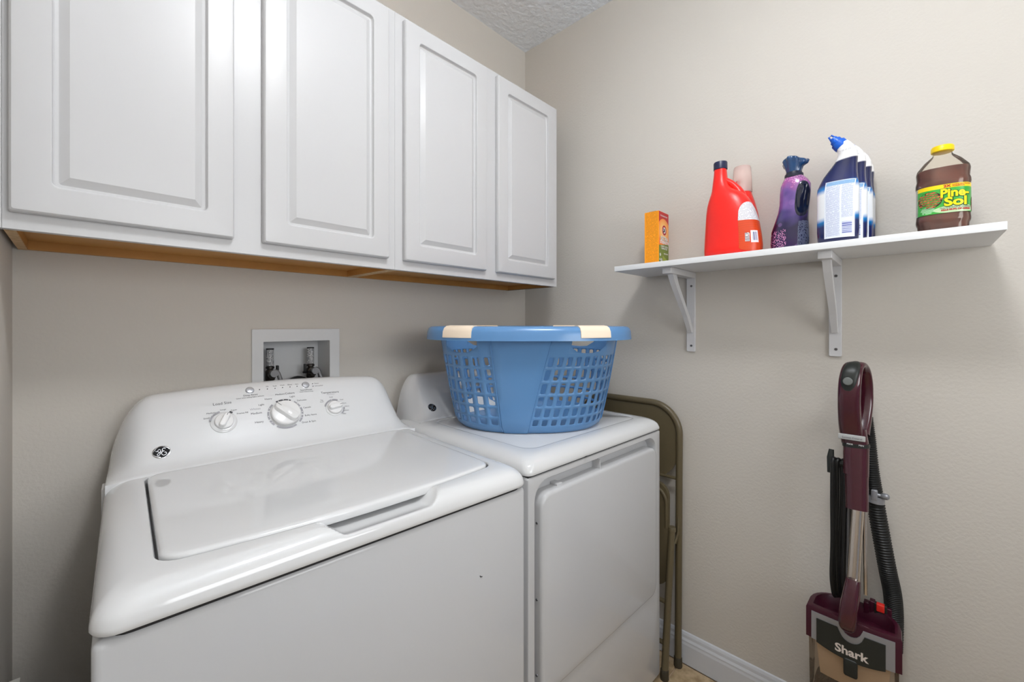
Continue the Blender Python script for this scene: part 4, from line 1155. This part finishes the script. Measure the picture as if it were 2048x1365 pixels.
# handle: a closed loop, thick grip in front
hp = [W3(1707, 880, -.125), W3(1702, 845, -.135), W3(1699, 800, -.150), W3(1699, 765, -.150), W3(1703, 738, -.130), W3(1713, 733, -.095), W3(1725, 750, -.065), W3(1731, 785, -.055), W3(1728, 825, -.065), W3(1720, 855, -.090)]
def smoothc(P, n=5, closed=False):
    out = []; N = len(P)
    for i in range(N if closed else N-1):
        g4 = [P[(i+k) % N] if closed else P[max(0, min(N-1, i+k))] for k in (-1, 0, 1, 2)]
        for k in range(n):
            t_ = k/n
            out.append(.5*((2*g4[1])+(-g4[0]+g4[2])*t_+(2*g4[0]-5*g4[1]+4*g4[2]-g4[3])*t_*t_+(-g4[0]+3*g4[1]-3*g4[2]+g4[3])*t_**3))
    if not closed: out.append(P[-1])
    return out
def strap(pts, wy, wx, m, name, parent, closed=False, e=2.8, n=32):
    """a bar of flattened section: wide along the wall (wy), thin across (wx)"""
    loops_ = []; N = len(pts)
    for i, p in enumerate(pts):
        if closed: t_ = pts[(i+1) % N]-pts[i-1]
        else: t_ = pts[min(i+1, N-1)]-pts[max(i-1, 0)]
        t_.normalize(); s_ = V((.32, -1, 0)).normalized() ; s_ = V((0, 1, 0)); s_ = (s_ - t_*s_.dot(t_)).normalized(); o_ = t_.cross(s_)
        a = wy[i] if isinstance(wy, list) else wy; b = wx[i] if isinstance(wx, list) else wx
        loops_.append([p + s_*q[0] + o_*q[1] for q in se(0, 0, a, b, e, n)])
    if closed: loops_.append(loops_[0])
    g = G(); g.loft(loops_, not closed, not closed)
    bm = bmesh.new(); me = bpy.data.meshes.new(name); me.from_pydata([tuple(v) for v in g.v], [], g.f)
    bm.from_mesh(me); bmesh.ops.recalc_face_normals(bm, faces=bm.faces[:]); bm.to_mesh(me); bm.free()
    return vl(link(name, me, m, parent, True, 60))
def widths(n, ks):
    out = []
    for i in range(n):
        f = i/(n-1)*(len(ks)-1); k = min(int(f), len(ks)-2); out.append(ks[k]+(ks[k+1]-ks[k])*(f-k))
    return out
# the loop seen turned: front bar near us and to the left, rear bar behind and to the right
hA = [W3(1706, 884, -.118), W3(1700, 848, -.140), W3(1698, 800, -.158), W3(1700, 762, -.158), W3(1706, 736, -.140), W3(1716, 731, -.112), W3(1727, 748, -.082), W3(1732, 785, -.066), W3(1727, 828, -.074), W3(1716, 866, -.098)]
sp = smoothc(hA, 5)
loopo = strap(sp, widths(len(sp), [.026, .0255, .0245, .0245, .0225, .020, .0175, .016, .019, .026]), widths(len(sp), [.018, .017, .014, .012, .010, .009, .008, .008, .012, .018]), M_burg, 'handle_loop', VC)
gp = [p + V((-.0055, .001, 0)) for p in smoothc([W3(1698, 781, -.158), W3(1699, 765, -.1585), W3(1703, 745, -.152), W3(1708, 733, -.135), W3(1714, 729.5, -.118)], 5)]
strap(gp, widths(len(gp), [.015, .018, .0185, .017, .010]), .0098, M_vblk, 'rubber_grip', VC)
pb = W3(1695.5, 763, -.176)
vl(G().lathe([(.0105, 0), (.0105, .003), (.009, .0042), (.001, .0045)], 24, mtx=Matrix.Translation(pb) @ Matrix.Rotation(radians(-90), 4, 'Y')).out('power_button', mat('grey_button', (112, 116, 114), .4), VC))
# lower stem
def stem(pa, pb_, ra, rb, m, name, e=2.6, parent=VC, k=.8):
    return strap([pa, (pa+pb_)/2, pb_], [ra, (ra+rb)/2, rb], [ra*k, (ra+rb)/2*k, rb*k], m, name, parent, e=e)
stem(W3(1708, 858, -.120), W3(1712, 893, -.122), .0265, .0285, M_burg, 'handle_neck')
stem(W3(1711.5, 886, -.122), W3(1712, 893, -.122), .0298, .0298, M_vblk, 'collar_ring')
stem(W3(1712, 892, -.122), W3(1712, 950, -.132), .0285, .0275, M_burg, 'upper_tube')
stem(W3(1713, 948, -.132), W3(1714, 1019, -.146), .0255, .0245, M_burg, 'upper_tube')
g = G(); c0 = W3(1704, 876, -.150)
vl(G().box(c0.x-.001, c0.x+.004, c0.y-.028, c0.y+.030, c0.z-.0075, c0.z+.0075, b=.002).out('label_strip', mat('silver_label', (176, 178, 178), .35), VC))
text('Suction Control', .0066, M_print, VC, lambda a, b, c: (c0.x-.0016+.13, c0.y-a+1.325, c0.z+b-.001))
c1 = W3(1711, 890.5, -.1468)
text('MAX', .0062, M_white, VC, lambda a, b, c: (c1.x-.0006+.13, c1.y+.012-a+1.325, c1.z+b)); text('MIN', .0062, M_white, VC, lambda a, b, c: (c1.x-.0006+.13, c1.y-.012-a+1.325, c1.z+b))
# metal wand
wa, wb = W3(1716, 1012, -.146), W3(1705.5, 1182, -.172)
vl(G().tube([wa, wb], .0140, 24).out('metal_wand', M_wand, VC))
vl(G().tube([W3(1698, 1014, -.132), W3(1697, 1170, -.155)], .0048, 10).out('side_rod', M_screw, VC))
vl(G().tube([W3(1729, 1014, -.120), W3(1731, 1190, -.125)], .0045, 10).out('side_rod', M_wand, VC))
# burgundy neck over the bin
nk = smoothc([W3(1706.5, 1160, -.176), W3(1704, 1180, -.184), W3(1699, 1210, -.196), W3(1695.5, 1234, -.200), W3(1694.5, 1252, -.199), W3(1694.8, 1259, -.196), W3(1695, 1262, -.192)], 4)
strap(nk, widths(len(nk), [.0155, .0178, .0192, .0200, .0180, .0125, .0020]), widths(len(nk), [.015, .018, .018, .017, .014, .009, .002]), M_burg, 'swivel_neck', VC)
# dust bin head
ZT = .489; YC = -1.325; XF, XB = -.172, -.052
def dshape(hy, xf, xb, z, n=18, dz=0.0):
    """D-shaped outline: gently bowed front, round back"""
    P = []
    for k in range(n+1):             # front, from -y to +y
        f = -1+2*k/n; P.append((xf-.006*(1-f*f), YC+hy*f, z))
    for k in range(1, n):
        a = pi*k/n; c = cos(a); P.append((xf+.012+(xb-xf-.012)*sin(a)**.62, YC+hy*math.copysign(abs(c)**.9, c), z))
    return P
g = G()
g.loft([dshape(.094, XF+.006, XB-.006, ZT-.092), dshape(.1000, XF, XB, ZT-.088), dshape(.1000, XF, XB, ZT-.006), dshape(.098, XF+.002, XB-.002, ZT-.001), dshape(.095, XF+.005, XB-.005, ZT),
        dshape(.086, XF+.016, XB-.011, ZT), dshape(.083, XF+.020, XB-.015, ZT-.006), dshape(.076, XF+.026, XB-.022, ZT-.034)], True, True)
g.f = [tuple(reversed(f)) for f in g.f]
def recalc(o):
    bm = bmesh.new(); bm.from_mesh(o.data); bmesh.ops.recalc_face_normals(bm, faces=bm.faces[:]); bm.to_mesh(o.data); bm.free(); return o
vl(recalc(g.out('bin_head', M_burgD, VC, angle=40)))
def fx(y, off=0.0): return XF-.006*(1-((y-YC)/.1)**2)-off
def plate(name, top, bot, m, off, th=.003, n=28, y0=-1.404, y1=-1.246):
    vs, fs = [], []
    for k in range(n+1):
        y = y0+(y1-y0)*k/n; f = (y-YC)/((y1-y0)/2)
        zt_, zb_ = top(f), bot(f)
        for (z, o_) in ((zb_, 0), (zt_, 0), (zt_, off), (zb_, off)): vs.append((fx(y, o_ + (0 if o_ else -.001)), y, z))
    for k in range(n):
        for j in range(4): a = 4*k+j; b = 4*k+(j+1) % 4; fs.append((a, b, b+4, a+4))
    fs += [(0, 1, 2, 3), tuple(4*n+j for j in (3, 2, 1, 0))]
    me_o = mk(name, vs, fs, m, VC, True, 30); return vl(recalc(me_o))
dip = lambda f, w, d: d*max(0, 1-(f/w)**2)**.5 if abs(f) < w else 0
plate('silver_surround', lambda f: ZT-.012-dip(f, .26, .028), lambda f: ZT-.088, M_vgrey, .003, y0=-1.412, y1=-1.238)
plate('name_plate', lambda f: ZT-.026-dip(f, .36, .030), lambda f: ZT-.092-.012*(1-f*f), M_vblk, .0055, y0=-1.394, y1=-1.250)
text('Shark', .0300, mat('plate_lettering', (214, 204, 196), .4), VC, lambda a, b, c: (fx(YC-a, .0062)+.13, YC-a+1.325, ZT-.080+b), off=.0009, sub=.01)
c2 = ZT-.125
vl(G().box(fx(YC)-.008, fx(YC)+.004, YC-.014, YC+.016, ZT-.146, ZT-.098, b=.0055).out('bin_latch', M_vblk, VC))
# clear bin, inner filter, lint
g = G(); g.loft([dshape(.088, XF+.010, XB-.006, .245), dshape(.092, XF+.006, XB-.004, .25), dshape(.094, XF+.004, XB-.004, ZT-.088)], True, False)
vl(recalc(g.out('clear_bin', M_vclear, VC, angle=40)))
g = G(); g.loft([dshape(.070, XF+.020, XB-.020, .30), dshape(.078, XF+.014, XB-.014, ZT-.095)], True, True)
vl(recalc(g.out('inner_filter', M_tan, VC, angle=40)))
g = G(); g.loft([dshape(.082, XF+.012, XB-.010, .252), dshape(.082, XF+.012, XB-.010, .285), dshape(.050, XF+.04, XB-.03, .305)], True, True)
vl(recalc(g.out('lint', M_dust, VC, angle=60)))
# base below the bin (out of the frame)
g = G(); g.loft([dshape(.085, XF+.010, XB, .10), dshape(.090, XF+.004, XB+.002, .244)], True, True); vl(recalc(g.out('lower_body', M_burgD, VC, angle=40)))
g = G(); L_ = [[(p[0], p[1], z) for p in rr(-.155, YC, .125-i_, .150-i_, .03, 5)] for z, i_ in ((.004, .008), (.010, 0), (.055, 0), (.075, .02), (.085, .05))]
g.loft(L_); vl(g.out('floor_head', M_burgD, VC))
# rear prongs and the red release
for (px, py, s_) in ((1745, 1212, 1), (1778, 1228, 1), (1733, 1209, .6)):
    p = W3(px, py, -.062); vl(G().box(p.x-.010, p.x+.010, p.y-.006, p.y+.006, ZT-.02, p.z+.016*s_, b=.002).out('rear_prong', M_burgD, VC))
p = W3(1761, 1216, -.070); vl(G().box(p.x-.010, p.x+.006, p.y-.0085, p.y+.0085, p.z-.009, p.z+.011, b=.002).out('release_button', M_redbtn, VC))
vl(G().box(p.x-.004, p.x+.010, p.y-.014, p.y+.013, p.z-.02, p.z+.009, b=.002).out('button_housing', M_vblk, VC))
# suction hose, corrugated
hs = smoothc([W3(1734, 835, -.060), W3(1738, 880, -.058), W3(1742, 940, -.055), W3(1750, 1000, -.052), W3(1762, 1070, -.050), W3(1775, 1140, -.048), W3(1785, 1190, -.047), W3(1788, 1240, -.045), W3(1786, 1300, -.044)], 40)
rs = []
for i in range(len(hs)):
    base = .0125+.0070*min(1, i/(len(hs)*.35)); rs.append(base + (.0012 if i % 3 == 0 else -.0010))
vl(G().tube(hs, rs, 18).out('suction_hose', M_black, VC))
pc = W3(1749, 997, -.055)
vl(G().lathe([(.0195, -.010), (.0225, -.009), (.0225, .009), (.0195, .010), (.0180, .010)], 28, mtx=Matrix.Translation(pc) @ Matrix.Rotation(radians(6), 4, 'X')).out('hose_clip', M_vgrey, VC))
pk = W3(1771, 994, -.070)
vl(G().lathe([(.0045, 0), (.0045, .012), (.0060, .014), (.0085, .020), (.0085, .026), (.005, .030), (.001, .031)], 18, mtx=Matrix.Translation(pk+V((0, .022, 0))) @ Matrix.Rotation(radians(90), 4, 'X')).out('clip_knob', M_vgrey, VC))
vl(G().box(pk.x-.008, pk.x+.016, pk.y+.016, pk.y+.030, pk.z-.016, pk.z+.014, b=.003).out('clip_bracket', M_vgrey, VC))
# cord hook and wound cord
p = W3(1661.5, 920, -.110)
strap([W3(1663, 899, -.105), W3(1661, 915, -.110), W3(1661, 945, -.112)], [.006, .0085, .0075], [.006, .007, .007], M_vblk, 'cord_hook', VC)
vl(G().tube([W3(1664, 925, -.105), W3(1696, 930, -.112)], .007, 10).out('hook_arm', M_vblk, VC))
random.seed(9)
cordg = []
for k, (pt, pb_) in enumerate(((1667, 1664), (1676, 1669), (1685, 1677), (1693, 1688), (1672, 1673), (1688, 1683))):
    x = -.122+.010*(k % 3); top = 918+2*(k % 3)
    pts = [W3(pt+4, top+16, x+.020), W3(pt+3, top+2, x+.010), W3(pt, top, x), W3(pt-2, top+14, x-.006), W3(pt-3+random.uniform(-1, 2), 1000, x-.010), W3((pt+pb_)/2+random.uniform(-2, 2), 1080, x-.014), W3(pb_+random.uniform(-1, 1), 1150, x-.020), W3(pb_+3, 1186, x-.016), W3(pb_+7, 1192, x-.004), W3(pb_+9, 1180, x+.006)]
    vl(G().tube(smoothc(pts, 5), .0050, 10).out('power_cord', M_black, VC))
vl(G().box(*(lambda q: (q.x-.004, q.x+.004, q.y-.0045, q.y+.0045, q.z-.008, q.z+.008))(W3(1690.5, 941, -.128)), b=.003).out('cord_clip', mat('pink_clip', (120, 64, 72), .4), VC))

# ================================================================== white carton standing in the gap left of the washer
c = onplane(41, 1355, V((0, 0, .585)), UP)
t = thing('narrow_carton', 'white printed carton corner in the gap between washing machine and left wall', 'box', (c.x, c.y, 0), radians(0))
G().box(-.020, 0, -.16, 0, 0, .585, b=.0008).out('carton', mat('white_carton', (214, 212, 206), .6), t)
G().box(-.0165, -.0085, -.030, -.010, .5851, .5855).out('printed_mark', M_print, t, smooth=False)
